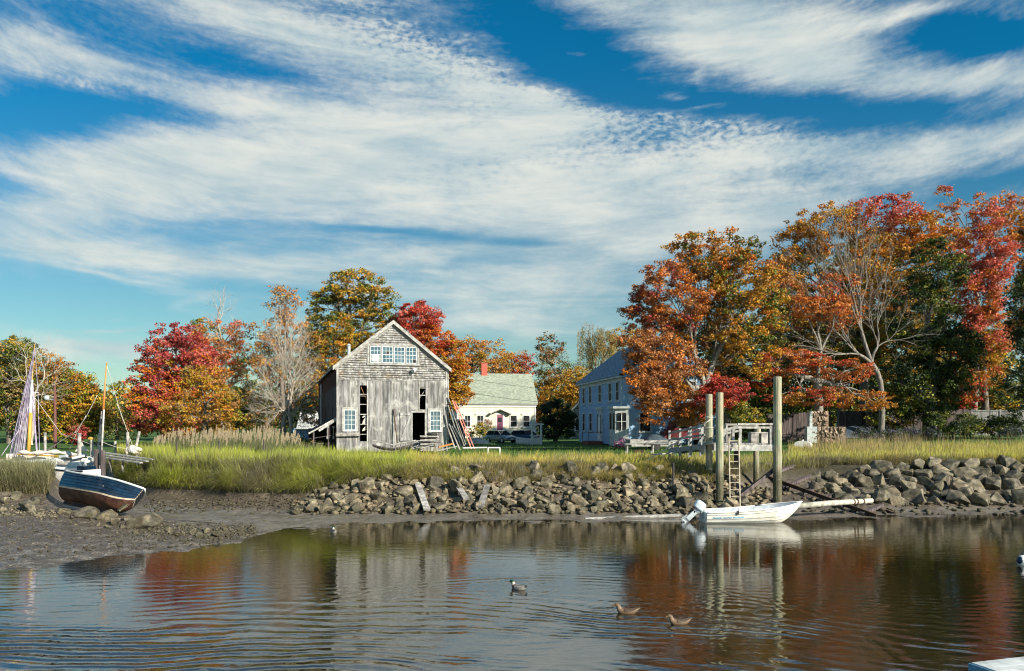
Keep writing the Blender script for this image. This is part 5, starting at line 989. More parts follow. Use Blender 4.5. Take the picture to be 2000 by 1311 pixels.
# ======================= BOATS =======================
def hull_pt(t, g, Lh, beam, sheer, keel, full=.75, rake=.5, tr=.8, side=1, off=0.0, vee=0.0):
    b = beam/2 * (tr + (1-tr)*math.sin(min(1, t/.55)*math.pi/2)) if t < .55 else beam/2 * max(0.012, math.cos(((t-.55)/.45)**1.7*math.pi/2))
    k = keel(t); s = sheer(t); a = g*math.pi/2
    yy_ = b * (math.sin(a)**full) + off; zz_ = k + (s-k)*((1-math.cos(a))*(1-vee) + g*vee)
    return Vector((t*Lh - Lh/2 + rake*(t**4)*g, side*yy_, zz_))
def hull_mesh(mb, g0, g1, ng, kw, nt_=26, lap=0.0, c=1.0, sides=(1,-1), t0=0.0, t1=1.0):
    for sd in sides:
        for j in range(ng):
            ga, gb_ = g0+(g1-g0)*j/ng, g0+(g1-g0)*(j+1)/ng
            rows_ = [[hull_pt(t0+(t1-t0)*i/nt_, gg, side=sd, off=of, **kw) for i in range(nt_+1)] for gg, of in ((ga, lap), (gb_, 0.0))]
            cc_ = c*rng.uniform(.93,1.05) if lap else c; mb.loft(rows_, c=cc_)
            if lap: mb.loft([[hull_pt(i/nt_, ga, side=sd, off=0.0, **kw) for i in range(nt_+1)], rows_[0]], c=c*.7)
def transom(mb, kw, t=0.0, g1=1.0, c=1.0, n=8):
    P_ = [hull_pt(t, g1*j/n, side=1, **kw) for j in range(n+1)] + [hull_pt(t, g1*j/n, side=-1, **kw) for j in range(n, 0, -1)]; mb.add(P_, [tuple(range(len(P_)))], c)
MT['navy'] = pm('navy_hull_paint', (.005,.012,.026), (.008,.034,.075), (1.0,1.0,5), .25, .1, dirt=(.03,.05,.075), dscale=.8)
MT['antifoul'] = pm('maroon_brown_bottom_paint', (.035,.014,.011), (.15,.07,.04), (1.5,1.5,3), .5, .3, lo=.4, hi=.75)
MT['cream_paint'] = pm('aged_cream_paint', (.45,.36,.26), (.66,.56,.44), (5,5,5), .6)
rb = thing('rowboat', 'dark blue clinker rowboat heeled over on the mud with its brown bottom showing', 'boat', (-17.2, 32.7, .78), 0)
rb.rotation_euler = (R(-32), R(4.2), R(-30)); rb.scale = (.88, .90, .90)
kw = dict(Lh=4.55, beam=2.1, sheer=lambda t: .98 + .22*(1-t)**2 + .30*t**2.2, keel=lambda t: .02 + .36*max(0,(t-.84)/.16)**2, full=.8, rake=.42, tr=.74)
mb = MB(); hull_mesh(mb, .60, 1.0, 5, kw, lap=.028); transom(mb, kw, 0.0, 1.0, .9); mb.build('hull_planking', MT['navy'], rb)
mb = MB(); hull_mesh(mb, .55, .60, 1, dict(kw), lap=0, c=1.0); [setattr(mb, 'v', [(v[0], v[1]*1.018, v[2]) for v in mb.v])]; mb.build('waterline_stripe', MT['cream_paint'], rb, smooth=True)
mb = MB(); hull_mesh(mb, 0.0, .55, 10, kw, c=1.0); mb.build('bottom', MT['antifoul'], rb, smooth=True)
mb = MB(); mb.prism([(-2.25,-.13),(1.5,-.13),(2.1,.3),(1.95,.35),(1.4,.03),(-2.25,.06)], -.035, .035); mb.build('keel', MT['antifoul'], rb)
mb = MB()
for sd in (1,-1): pp = [hull_pt(i/26, 1.0, side=sd, off=.02, **kw) + Vector((0,0,.01)) for i in range(27)]; mb.tube(pp, .048, 6)
pp = [hull_pt(0, 1, side=1, **kw), hull_pt(0, 1, side=-1, **kw)]; mb.tube(pp, .045, 6); mb.build('gunwale', MT['whiteworn'], rb, smooth=True)
mb = MB()
for t in (.25,.5,.74): a, b = hull_pt(t,.78,side=1,**kw), hull_pt(t,.78,side=-1,**kw); mb.beam(a, b, .26, .04)
mb.build('thwart', MT['grey_wood_h'], rb)
mb = MB(); mb.add([hull_pt(0,.75,side=-1,**kw)+Vector((-.02,0,0)),hull_pt(0,.75,side=1,**kw)+Vector((-.02,0,0)),Vector((-2.28,0,.02))], [(0,1,2)]); hull_mesh(mb, .02, .97, 10, dict(kw, beam=2.02)); mb.build('inner_skin', MT['cream_paint'], rb)
plank('prop', 'short green weathered board propping the rowboat bow', 'board', P(231,998,31.4), P(247,985,31.6), .3, .05, 'pile')
rope('mooring line hanging from the rowboat bow and trailing over the mud', [P(283,962,31.0), P(290,985,30.6), G(300,31.2,.02), G(345,32.6,.02), G(420,31.9,.02), G(535,30.9,.02)], .016, 'darkrope', n=8)

# small skiff with an outboard
sk = thing('skiff', 'small white skiff with a tilted outboard motor floating beside the dock piles', 'boat', P(1462,1018,34.2).xy.to_3d(), R(2))
kw = dict(Lh=3.95, beam=1.5, sheer=lambda t: .46 + .10*t + .30*t**2.6, keel=lambda t: -.10 + .02*t + .5*max(0,(t-.78)/.22)**1.6, full=.42, rake=.35, tr=.9, vee=.35)
MT['skiffpaint'] = pm('white_skiff_paint', (.70,.69,.62), (.82,.80,.72), (1.5,1.5,4), .35, .1, dirt=(.52,.49,.38), dscale=1.6)
mb = MB(); hull_mesh(mb, .05, 1.0, 12, kw); transom(mb, kw); mb.build('hull', MT['skiffpaint'], sk, smooth=True)
mb = MB()
for g, r_ in ((.86,.012),(.62,.014),(.45,.014)): 
    for sd in (1,-1): mb.tube([hull_pt(i/26*.96, g, side=sd, off=.012, **kw) for i in range(27)], r_, 4, .75)
mb.build('rubbing_strake', MT['whiteworn'], sk)
mb = MB()
for sd in (1,-1): mb.tube([hull_pt(i/26, 1.0, side=sd, off=.015, **kw) for i in range(27)], .028, 6)
mb.build('gunwale', MT['white'], sk, smooth=True)
mb = MB(); hull_mesh(mb, .1, .98, 8, dict(kw, beam=1.42)); mb.build('inner_skin', MT['metal'], sk)
mb = MB()
for t in (.12,.45,.75): mb.beam(hull_pt(t,.8,side=1,**kw), hull_pt(t,.8,side=-1,**kw), .25, .03)
mb.build('thwart', MT['white'], sk)
mb = MB()
for i in range(26):
    if i in (8, 16): continue
    t = .06 + i*.0128; a = hull_pt(t, .70, side=-1, off=.014, **kw); b = hull_pt(t+.0095, .70, side=-1, off=.014, **kw); hh_ = .045 + .02*(i % 3 == 0) + (.015 if i % 4 == 1 else 0); cc_ = 1.0 if i < 18 else 1.7
    mb.add([a+Vector((0,0,-.03)), b+Vector((0,0,-.03)), b+Vector((.008,0,hh_-.03)), a+Vector((.008,0,hh_-.03))], [(0,1,2,3)], cc_)
mb.build('side_stripe', MT['stripe'], sk)
mb = MB(); a = hull_pt(.32, 1, side=-1, **kw); mb.box(a.x-.05,a.x+.05,a.y-.05,a.y+.02,a.z-.12,a.z+.03); mb.tube([a+Vector((.02,0,0)), a+Vector((.06,0,.13))], .012, 5); b = hull_pt(.66, 1, side=1, **kw); mb.box(b.x-.16,b.x+.2,b.y-.02,b.y+.04,b.z-.04,b.z+.03,.8); mb.build('oarlock', MT['black'], sk)
X0 = -1.975; om = MB(); om.box(X0-.1,X0+.04,-.12,.12,.18,.55,.6); om.beam((X0-.02,0,.45),(X0-.28,0,.5),.16,.14,.8); om_o = om.build('outboard_motor', MT['metal'], sk)
cw = MB(); rot = Matrix.Rotation(R(38), 3, 'Y'); cen = Vector((X0-.14,0,.70)); 
secs = []
for z_, a_, b_ in ((-.17,.19,.15),(-.13,.23,.17),(.05,.25,.18),(.16,.22,.16),(.2,.13,.1)): secs.append([cen + rot @ Vector((a_*math.copysign(abs(math.cos(k*math.pi/8))**.6, math.cos(k*math.pi/8)), b_*math.copysign(abs(math.sin(k*math.pi/8))**.6, math.sin(k*math.pi/8)), z_)) for k in range(16)])
cw.loft(secs, closed=True, cap=True, c=1.25); cw.build('cowl', MT['metal'], om_o, smooth=False)
lw = MB(); lw.beam((X0-.26,0,.5),(X0-.68,0,.12),.12,.2,.9); lw.beam((X0-.62,0,.22),(X0-.86,0,.03),.06,.3,.55); lw.ell((X0-.80,0,.03),(.16,.06,.06),8,6,.8,Matrix.Rotation(R(40),3,'Y')); lw.beam((X0-.95,-.1,.1),(X0-.85,.1,-.03),.05,.1,.5); lw.build('lower_unit', MT['metal'], om_o)
mb = MB(); mb.beam((X0-.35,-.06,.42),(X0-.5,.06,.55),.08,.1); mb.box(X0-.62,X0-.3,.06,.12,.1,.4); mb.build('bracket', MT['black'], om_o)

# upturned dinghy on the lawn
dn = thing('dinghy', 'small white dinghy lying upside down on the lawn right of the dock', 'boat', G(1568, 62, .0), R(68)); kw = dict(Lh=2.6, beam=1.5, sheer=lambda t: 0.0, keel=lambda t: .52 - .12*t, full=.5, rake=-.1, tr=.85, vee=.3)
mb = MB(); hull_mesh(mb, 0, 1, 8, kw); transom(mb, kw); mb.build('hull', MT['white'], dn); mb = MB(); mb.box(-1.2,1.2,-.03,.03,.45,.57); mb.build('keel', MT['whiteworn'], dn)

# boats moored behind the left grass bank
sl0 = thing('sailboat', 'old cream decked sailboat with a yellow mast and dense violet rigging behind the grass bank', 'boat', (P(62,885,47).x, 47.0, 1.0), R(2))
kw = dict(Lh=6.6, beam=2.2, sheer=lambda t: 1.05+.25*t**2, keel=lambda t: 0.0+.5*t**3, full=.6, rake=.5, tr=.7)
so = sl0.location; s_ = lambda px, py, D=47: P(px, py, D) - so
mb = MB(); hull_mesh(mb, 0, 1, 9, kw); transom(mb, kw); mb.build('hull', MT['whiteworn'], sl0, smooth=True); mb = MB(); mb.loft([[hull_pt(i/20,.97,side=1,**kw) for i in range(21)],[hull_pt(i/20,.97,side=-1,**kw) for i in range(21)]]); mb.box(-1.2,1.0,-.5,.5,1.1,1.45); mb.build('deck', MT['canvas'], sl0)
mb = MB(); mb.tube([s_(55,900), s_(60,806)], [.105,.095], 10); ms = mb.build('mast', MT['yellowmast'], sl0, smooth=True)
mb = MB(); mb.tube([s_(59,812), s_(62,742)], .085, 10); mb.build('mast_band', MT['whiteworn'], ms); mb = MB(); mb.tube([s_(62,744), s_(67.5,672)], [.05,.02], 8); mb.build('topmast', MT['yellowmast'], ms)
mb = MB(); mb.tube([s_(43,768.5), s_(75,767)], .02, 6); mb.build('crosstree', MT['white'], sl0)
mb = MB()
for k in range(26):
    t = k/25; bx = 18 + 30*t + rng.uniform(-3,3); kx = 45 + 14*t + rng.uniform(-2,2); mb.tube([s_(66.5,676+rng.uniform(0,20), 47+rng.uniform(-.05,.05)), s_(kx, 770, 47+rng.uniform(-.3,.3)), s_(bx, 893, 47+rng.uniform(-.8,.8))], [.010,.016,.020], 4, rng.uniform(.6,1.3), cap=False)
for a in ((68,680,74,768,77,885),(64,745,68,800,71,880)): mb.tube([s_(a[0],a[1]), s_(a[2],a[3]), s_(a[4],a[5])], .018, 4)
mb.tube([s_(62,755), s_(72,885)], .05, 6, 1.2); mb.build('rigging', MT['purplerope'], sl0)
fb = thing('furled_sail', 'long cream furled sail lashed along a boom above the dock planks', 'sail', P(34,882,46.0)); mb = MB(); fo = fb.location
pts_ = [P(34+i*8.5, 882 + 4*math.sin(i*.55)*.5 + i*.38, 46.0) - fo for i in range(17)]; mb.tube(pts_, [.03]+[.1+.05*math.sin(i*1.9)+.03*rng.random() for i in range(15)]+[.06], 8); mb.build('sail_roll', MT['canvas'], fb, smooth=True)
mb = MB(); mb.tube([pts_[0]-Vector((0,0,.16)), pts_[-1]-Vector((0,0,.14))], .045, 6); mb.build('boom', MT['yellowmast'], fb)
mbt = thing('motorboat', 'small white motorboat with blue trim half hidden behind the rowboat stern', 'boat', (P(128,915,43).x, 43.4, .78), R(163))
kw = dict(Lh=3.1, beam=1.5, sheer=lambda t: .95+.2*t**2, keel=lambda t: 0.0+.4*t**3, full=.5, rake=.4, tr=.85)
mb = MB(); hull_mesh(mb, 0, 1, 8, kw); transom(mb, kw); mb.loft([[hull_pt(i/20,.9,side=1,**kw) for i in range(21)],[hull_pt(i/20,.9,side=-1,**kw) for i in range(21)]]); mb.build('hull', MT['white'], mbt, smooth=False); mb = MB()
for sd in (1,-1): mb.tube([hull_pt(i/20,.97,side=sd,off=.02,**kw) for i in range(21)], .04, 5)
mb.build('trim', MT['navy'], mbt); mb = MB(); mb.add([(-.2,-.6,.9),(-.2,.6,.9),(-.5,.55,1.35),(-.5,-.55,1.35)],[(0,1,2,3)]); mb.build('windscreen', MT['glass'], mbt); mb = MB(); mb.box(-1.4,-.9,-.4,.4,.85,1.15); mb.build('seat', MT['navy'], mbt)
ob = thing('spar_mast', 'tall mast with an orange varnished top lashed to grey poles', 'mast', (P(195,925,44.5).x, 44.5, .3)); oo = ob.location; z_ = lambda px, py, D=44.5: P(px,py,D) - oo
mb = MB(); mb.tube([z_(200,826), z_(208,712)], [.075,.03], 9); mb.tube([z_(208,712), z_(208.2,707)], [.045,.02], 8); mb.build('topmast', MT['orangemast'], ob, smooth=True)
mb = MB(); mb.tube([z_(194,932), z_(201,815)], .09, 9); mb.tube([z_(197,905,44.3), z_(203,800,44.4)], .05, 7, 1.2); mb.build('lower_mast', MT['grey_wood_h'], ob, smooth=True)
mb = MB(); mb.tube([z_(199.8,829), z_(201,818)], .11, 9); mb.tube([z_(197.5,870), z_(198,864)], .11, 9); mb.build('lashing', MT['black'], ob)
gp = pile('long grey pole leaning left of the orange topped mast', 182, 44.9, 4.9, .06, .3, name='pole', mat='grey_wood_h', group=None, lean=.5)
for k, (px, D, pt_, w, lb) in enumerate([(88,48,845,.08,'short dock post left of the furled sail end'),(155,45,846,.10,'grey dock post standing behind the rowboat stern'),(179,45.2,858,.09,'dock post with a tan cap behind the rowboat'),(225,47.5,862,.075,'short dock post right of the orange topped mast'),(249,46.5,844,.085,'upright dock post beside the canvas heap'),(188,43.8,878,.13,'dark wet dock pile behind the rowboat'),(201,43.6,880,.13,'dark wet dock pile right behind the orange topped mast')]):
    pile(lb, px, D, ztop(pt_, D), w, min(.3, gz((px-HX)/F*D, D)) if px < 200 else gz((px-HX)/F*D, D)-.3, name='dock_post', mat='grey_wood_h' if k < 5 else 'dark_wood', group=None)
o = pile('dock post leaning to the right against the canvas heap', 257, 46.5, ztop(843,46.5), .075, gz((257-HX)/F*46.5,46.5)-.2, name='dock_post', mat='grey_wood_h', group=None, lean=.45)
mb = MB(); mb.ell((0,0,0),(.24,.14,.1),8,6); o = mb.build('cloth', MT['yellowmast']); o.location = (P(179,857,45.2).x, 45.2, ztop(857,45.2)); tag(o, 'yellow cloth cap on a dock post', 'cloth')
lw_ = thing('walkway', 'low grey plank walkway sloping over the grass beside the orange topped mast', 'walkway', P(205,884,45.5)); wo_ = lw_.location
for k in range(3):
    mb = MB(); a, b = P(203, 884+k*5, 45.5-k*.3) - wo_, P(300-k*12, 898+k*3, 43.6-k*.3) - wo_; mb.beam(a, b, .2, .06); mb.build('plank', MT['trim'], lw_)
for px in (215, 240, 268): mb = MB(); a = P(px, 892, 45.0) - wo_; mb.beam(a+Vector((0,0,.1)), a-Vector((0,0,.9)), .1, .1); mb.build('post', MT['grey_wood_h'], lw_)
hp = thing('canvas_heap', 'crumpled pinkish white canvas heap on the walkway by the leaning post', 'canvas', P(257,884,46.2)); mb = MB()
for k in range(7): mb.ell((rng.uniform(-.45,.45), rng.uniform(-.2,.2), rng.uniform(-.05,.3)), (rng.uniform(.15,.3),.2,rng.uniform(.12,.26)), 8, 5, 1, Matrix.Rotation(rng.uniform(-.6,.6),3,'Y'))
mb.build('folds', MT['canvas'], hp)
hp2 = thing('equipment_pile', 'heap of pale crates and gear on the dock behind the grounded rowboat', 'gear', P(135,900,44.6)); mb = MB()
for k in range(14): x_ = rng.uniform(-1.3,1.3); s2 = rng.uniform(.1,.28); z2 = rng.uniform(-.35,.25); mb.beam((x_,rng.uniform(-.3,.3),z2),(x_+rng.uniform(.1,.5),rng.uniform(-.3,.3),z2+rng.uniform(-.1,.15)), s2, s2, rng.uniform(.5,1.2))
mb.build('crates', MT['whiteworn'], hp2); mb = MB(); mb.box(-1.5,1.5,-.5,.5,-.5,-.42); mb.box(-.5,.1,-.32,-.1,-.2,.0); mb.build('platform', MT['grey_wood_h'], hp2)
mb = MB(); mb.add([(-.35,0,0),(.4,0,.02),(.05,0,.55),(-.2,.3,0),(.3,.3,0)], [(0,1,2),(1,4,2),(4,3,2),(3,0,2)]); o = mb.build('tent_cover', MT['canvas']); o.location = P(158,882,45.9); tag(o, 'peaked white canvas cover over the furled sail', 'canvas')
rope('rope from the yellow mast dropping right to the dock posts', [P(63,770,46.9), P(120,848,46), P(190,872,45)], .014, n=6)
rope('rope from the orange topped mast to the left dock post', [P(190,772,44.6), P(168,815,45), P(145,846,45.5), P(90,880,47)], .016, n=6)
rope('second rope fanning to the left dock post', [P(150,843,45.4), P(118,862,46), P(88,884,47)], .014, n=5)
rope('thin stay falling between the two dock posts', [P(168,812,45), P(150,845,45.3), P(135,880,45.6)], .013, n=5)
rope('stay from the canvas heap post up to the orange top', [P(209,716,44.5), P(232,795,45.5), P(262,880,46.3)], .013, n=6)
rope('short stay rising left of the leaning dock post', [P(228,788,45.4), P(250,846,46.2), P(256,882,46.3)], .013, n=5)
rope('slack rope from the orange topped mast to the canvas heap post', [P(202,864,44.5), P(249,876,46.2)], .012, sag=.08, n=8)
rope('thin violet line left of the yellow mast running into the grass', [P(58,790,47), P(34,845,46.5), P(3,890,45)], .018, 'purplerope', n=5)
up_ = thing('utility_pole', 'reddish wooden utility pole with a small lamp behind the sailboat', 'utility pole', G(108,74)); uz = up_.location.z; mb = MB(); mb.tube([(0,0,0),(-.05,0,CH-(752-HY)/F*74-uz)], [.15,.10], 8); mb.build('pole', MT['darkbrick'], up_)
mb = MB(); zl = CH-(782-HY)/F*74-uz; mb.tube([(0,0,zl),(-.6,-.1,zl+.1)], .03, 5); am_ = mb.build('arm', MT['metal'], up_); mb = MB(); mb.ell((-.75,-.1,zl+.22),(.26,.18,.22),10,6,1.3); mb.build('lamp_head', MT['metal'], am_)

# ======================= DUCKS =======================
m = newmat('duck_plumage'); n_ = noise(coords('Object',(60,60,60)),1.0,3); finish(mixc(1.0, attr(), mixc(sstep(n_,.35,.65),(.6,.6,.6,1),(1.15,1.15,1.15,1)),'MULTIPLY'), .6); MT['duck'] = m
def duck(label, x, y, rz, male, s=1.0):
    S = [(-.27,.115,.006,.006,0),(-.235,.105,.03,.018,0),(-.19,.085,.06,.042,0),(-.12,.05,.092,.07,1),(-.03,.035,.108,.086,1),(.06,.035,.102,.085,1),(.125,.05,.08,.078,2),(.158,.08,.06,.06,2),(.17,.11,.045,.05,3),(.178,.135,.040,.046,3),(.19,.158,.042,.048,4),(.212,.175,.044,.045,4),(.242,.174,.037,.036,4),(.264,.166,.022,.019,5),(.288,.16,.02,.011,5),(.318,.155,.012,.006,5)]
    colm = [(.36,.34,.31),(.28,.26,.24),(.13,.05,.03),(.5,.5,.48),(.008,.06,.03),(.5,.42,.06)] if male else [(.16,.105,.06),(.13,.08,.045),(.20,.13,.08),(.24,.17,.11),(.15,.10,.06),(.30,.16,.04)]
    mb = MB(); secs = []; n = 12
    for i, (px_, pz, ry, rz_2, ci) in enumerate(S):
        a, b = S[max(i-1,0)], S[min(i+1,len(S)-1)]; d_ = Vector((b[0]-a[0],0,b[1]-a[1])).normalized(); u_ = Vector((-d_.z,0,d_.x))
        secs.append([Vector((px_,0,pz)) + u_*rz_2*math.sin(2*math.pi*k/n) + Vector((0,1,0))*ry*math.cos(2*math.pi*k/n) for k in range(n)])
    mb.loft(secs, closed=True, cap=True); cc_ = []
    for i, q_ in enumerate(S):
        for k in range(n):
            c_ = colm[q_[4]]
            if male and i < 2: c_ = (.02,.02,.02)
            if not male and q_[4] in (0,1) and math.sin(2*math.pi*k/n) > .3: c_ = tuple(v*.72 for v in c_)
            cc_.append(c_)
    mb.c = cc_
    root = thing('duck', label, 'duck', (x, y, -.012), rz); bo_ = mb.build('body', MT['duck'], root, smooth=True); root.scale = (s,s,s)
    mb = MB()
    for sd in (-1,1):
        w1_ = [Vector((-.22,sd*.045,.12)), Vector((-.1,sd*.098,.075)), Vector((.06,sd*.104,.06)), Vector((.07,sd*.085,.1)), Vector((-.05,sd*.075,.125)), Vector((-.2,sd*.03,.135))]
        mb.add(w1_, [(0,1,2,3,4,5)], (.34,.32,.3) if male else (.07,.045,.028))
    mb.build('wing', MT['duck'], root)
    mb = MB()
    for sd in (-1,1): mb.ell((.226,sd*.038,.182),(.006,.004,.006),6,4,.02)
    mb.build('eye', MT['black'], root); return root
duck('drake with a dark green head and pale flanks swimming away near the middle', .17, 20.25, R(140), True, 1.05)
duck('brown speckled duck leading to the left, the nearer to the middle', 2.56, 17.7, R(178), False, 1.08)
duck('brown speckled duck following behind, lower right of the other brown one', 3.52, 16.75, R(186), False, 1.0)
duck('distant dark headed drake near the far mud shore on the left', -6.9, 30.8, R(105), True, 1.1)

# floats at the right edge
mb = MB(); mb.ell((0,0,.12),(.17,.17,.18),14,10); by_ = thing('mooring_buoy', 'white and black mooring buoy cut off by the right edge', 'buoy', (P(1998,1104,23.7).x, 23.7, 0)); mb.build('float', MT['white'], by_, smooth=True); mb = MB(); mb.ell((-.10,-.02,.14),(.09,.12,.12),12,8); mb.tube([(0,0,.28),(0,0,.38)],.02,6); mb.build('dark_cap', MT['navy'], by_, smooth=True)
fd = thing('floating_dock', 'corner of a pale blue grey floating dock at the bottom right', 'floating dock', (P(1915,1290,12.6).x, 12.3, 0), R(17)); mb = MB()
for k in range(8): mb.box(0, 3.2, -.9+k*.16, -.9+k*.16+.152, .36, .41, rng.uniform(.85,1.1))
mb.build('deck', MT['whiteworn'], fd); mb = MB(); mb.box(-.03, 3.2, -.95, -.905, .16, .40); mb.box(-.04,-.004,-.95,.4,.16,.395); mb.build('edge_board', MT['stripe'], fd); mb = MB(); mb.box(.1,3.1,-.8,.3,-.2,.3,1.5); mb.build('float', MT['stripe'], fd)
for k in range(4): mb = MB(); mb.tube([(.3+k*.55,-.7,.41),(.3+k*.55,-.7,.425)],.02,6); mb.build('bolt', MT['metal'], fd)
rope('pale frayed line trailing from the floating dock into the water', [(fd.location.x+.05, 12.35,.3), (fd.location.x-.1,12.5,.06), (fd.location.x-.35,12.55,.01), (fd.location.x-.5,12.4,.005)], .013, n=6)
# ======================= YARD THINGS =======================
def car(label, px, D, rz, paint, estate=True):
    c0 = thing('parked_car', label, 'car', G(px, D, .0), rz); hw_ = .86
    prof = [(-2.15,.45,.78),(-2.1,.3,.92),(-1.6,.24,.96),(-.4,.22,.98),(.7,.22,.97),(.95,.24,.95),(1.6,.26,.84),(2.05,.3,.72),(2.15,.42,.6)]
    mb = MB(); secs = []
    for (x, z0, z1) in prof:
        w = hw_ - .12*(abs(x)/2.15)**4; secs.append([Vector((x, w*a, z0 + (z1-z0)*b)) for a, b in ((-.85,0),(-1,.25),(-1.0,.6),(-.93,.97),(-.6,1.02),(.6,1.02),(.93,.97),(1.0,.6),(1,.25),(.85,0))])
    mb.loft(secs, closed=True, cap=True); body = mb.build('body', MT[paint], c0, smooth=False)
    rb_ = -1.95 if estate else -1.5; mb = MB(); G_ = [(rb_, .95, .96), (rb_+.25, .95, 1.38), (-.2, .95, 1.46), (.25, .95, 1.43), (1.05, .93, .95)]
    secs = [[Vector((x, -.8, .94)), Vector((x, -.8+.2*min(1,(z1-.94)/.5), z1)), Vector((x, .8-.2*min(1,(z1-.94)/.5), z1)), Vector((x, .8, .94))] for x, z0, z1 in G_]; mb.loft(secs, cap=True); mb.build('window_glass', MT['darkglass'], c0)
    mb = MB(); secs = [[Vector((x, -.62, z+.012)), Vector((x, -.5, z+.04)), Vector((x, .5, z+.04)), Vector((x, .62, z+.012))] for x, _, z in G_[1:4]]; mb.loft(secs, cap=True)
    for sd in (-1,1):
        mb.beam((1.05,sd*.79,.95),(.25,sd*.6,1.44),.06,.05); mb.beam((rb_,sd*.79,.96),(rb_+.25,sd*.61,1.39),.09,.05); mb.beam((-.35,sd*.8,.95),(-.35,sd*.62,1.45),.09,.04); mb.beam((.25,sd*.61,1.44),(rb_+.25,sd*.61,1.40),.04,.05)
    mb.build('roof', MT[paint], c0)
    for x in (-1.32, 1.33):
        for sd in (-1,1):
            mb = MB(); mb.tube([(x,sd*.68,.32),(x,sd*.87,.32)],.32,16); wl_ = mb.build('wheel', MT['black'], c0); mb = MB(); mb.tube([(x,sd*.872,.32),(x,sd*.885,.32)],.19,12); mb.build('rim', MT['metal'], wl_)
    for sd in (-1,1): mb = MB(); mb.ell((2.03,sd*.6,.66),(.1,.19,.08),8,6); mb.build('headlight', MT['lamp'], c0)
    mb = MB(); mb.box(2.1,2.17,-.35,.35,.55,.66); mb.box(2.08,2.18,-.7,.7,.3,.4); mb.build('grille', MT['black'], c0); mb = MB(); mb.box(2.18,2.19,-.24,.24,.42,.53); mb.build('number_plate', MT['white'], c0); return c0
car('silver blue estate car parked before the cream house, left of the picket fence', 978, 95, R(-52), 'carpaint1')
car('dark blue car parked behind the white arbor', 1028, 97, R(-48), 'carpaint2')
tr_ = thing('pickup_truck', 'old dark red truck parked in the shade under the orange brown maple', 'truck', G(1342, 70), R(184)); tr_.scale = (1.1, 1.1, 1.1); 
mb = MB(); mb.box(-1.7,1.7,-.75,.75,.55,1.35); mb.prism([(-.2,1.35),(.1,2.0),(1.25,2.0),(1.5,1.35)], -.7,.7); mb.box(-1.8,-1.65,-.7,.7,.5,.7,.7); mb.box(1.65,2.0,-.65,.65,.55,1.15); mb.build('body', MT['darkred'], tr_); mb = MB(); mb.prism([(.2,1.42),(.35,1.9),(1.15,1.9),(1.3,1.42)], -.72,.72); mb.build('window_glass', MT['darkglass'], tr_)
for x in (-1.1,1.25):
    for sd in (-1,1): mb = MB(); mb.tube([(x,sd*.6,.36),(x,sd*.8,.36)],.38,16); wl_ = mb.build('wheel', MT['black'], tr_); mb = MB(); mb.tube([(x,sd*.802,.36),(x,sd*.815,.36)],.18,10); mb.build('rim', MT['metal'], wl_)
# tarp covered trailer
tt = thing('trailer', 'low trailer under a slate blue tarp beside the blue house', 'trailer', G(1275, 63), R(6)); mb = MB(); secs = [[Vector((x, -.8*math.cos(a)*1.0, .45 + h_*math.sin(a)**.6 + .04*math.sin(x*9+a*3))) for a in [math.pi*k/10 for k in range(11)]] for x, h_ in [(-.9,.15),(-.6,.5),(-.2,.75),(.3,.8),(.8,.7),(1.15,.35),(1.3,.12)]]
mb.loft(secs, cap=True); mb.build('cover', MT['greytarp'], tt, smooth=True); mb = MB(); mb.box(-1.9,1.3,-.75,.75,.3,.44); mb.box(-2.0,-.9,-.7,.7,.44,.85,.9); mb.build('bed', MT['trim'], tt)
for sd in (-1,1): mb = MB(); mb.tube([(.1,sd*.76,.28),(.1,sd*.9,.28)],.28,12); mb.build('wheel', MT['black'], tt)
# long trestle table with lumber
tb = thing('trestle_table', 'long grey trestle table stacked with boards in front of the trailer', 'table', G(1272, 55.5), R(3)); mb = MB()
for k in range(3): mb.beam((-1.9,-.25+k*.26,.72),(1.6,-.25+k*.26,.76),.24,.045,rng.uniform(.8,1.1))
mb.build('tabletop', MT['grey_wood_h'], tb)
for x in (-1.75,.05,1.45): mb = MB(); mb.beam((x,-.3,-.05),(x+.05,-.2,.7),.09,.09,up=(0,1,0)); mb.beam((x,.3,-.05),(x+.05,.2,.7),.09,.09,up=(0,1,0)); mb.beam((x,-.28,.3),(x,.28,.3),.05,.08); mb.build('trestle', MT['grey_wood_h'], tb)
for k in range(5): plank('board', 'weathered board in the stack on the trestle table', 'plank', tb.location + Vector((-.9+.1*k, -.25+.11*k, .82 + .05*(k%3))), tb.location + Vector((2.1-.2*k, -.2+.1*k, .90 + .05*(k%3))), .2, .045, 'grey_wood_h', 'boards stacked on the trestle table')
mb = MB(); mb.box(-.3,.3,-.2,.2,0,.22); mb.box(-.32,.32,-.22,.22,.22,.27,1.3); o = mb.build('crate', MT['redpaint']); o.location = G(1248, 56.2, .02); tag(o, 'faded red box on the grass under the trestle table', 'box')
mb = MB(); mb.tube([(0,0,0),(0,0,.5),(0,0,.55)],[.2,.24,.26],12); o = mb.build('tub', pm('green_plastic',(.01,.12,.08),(.02,.17,.11),(2,2,2),.5)); o.location = G(1318, 52, 0); tag(o, 'dark green plastic tub in the grass by the gangway', 'tub')
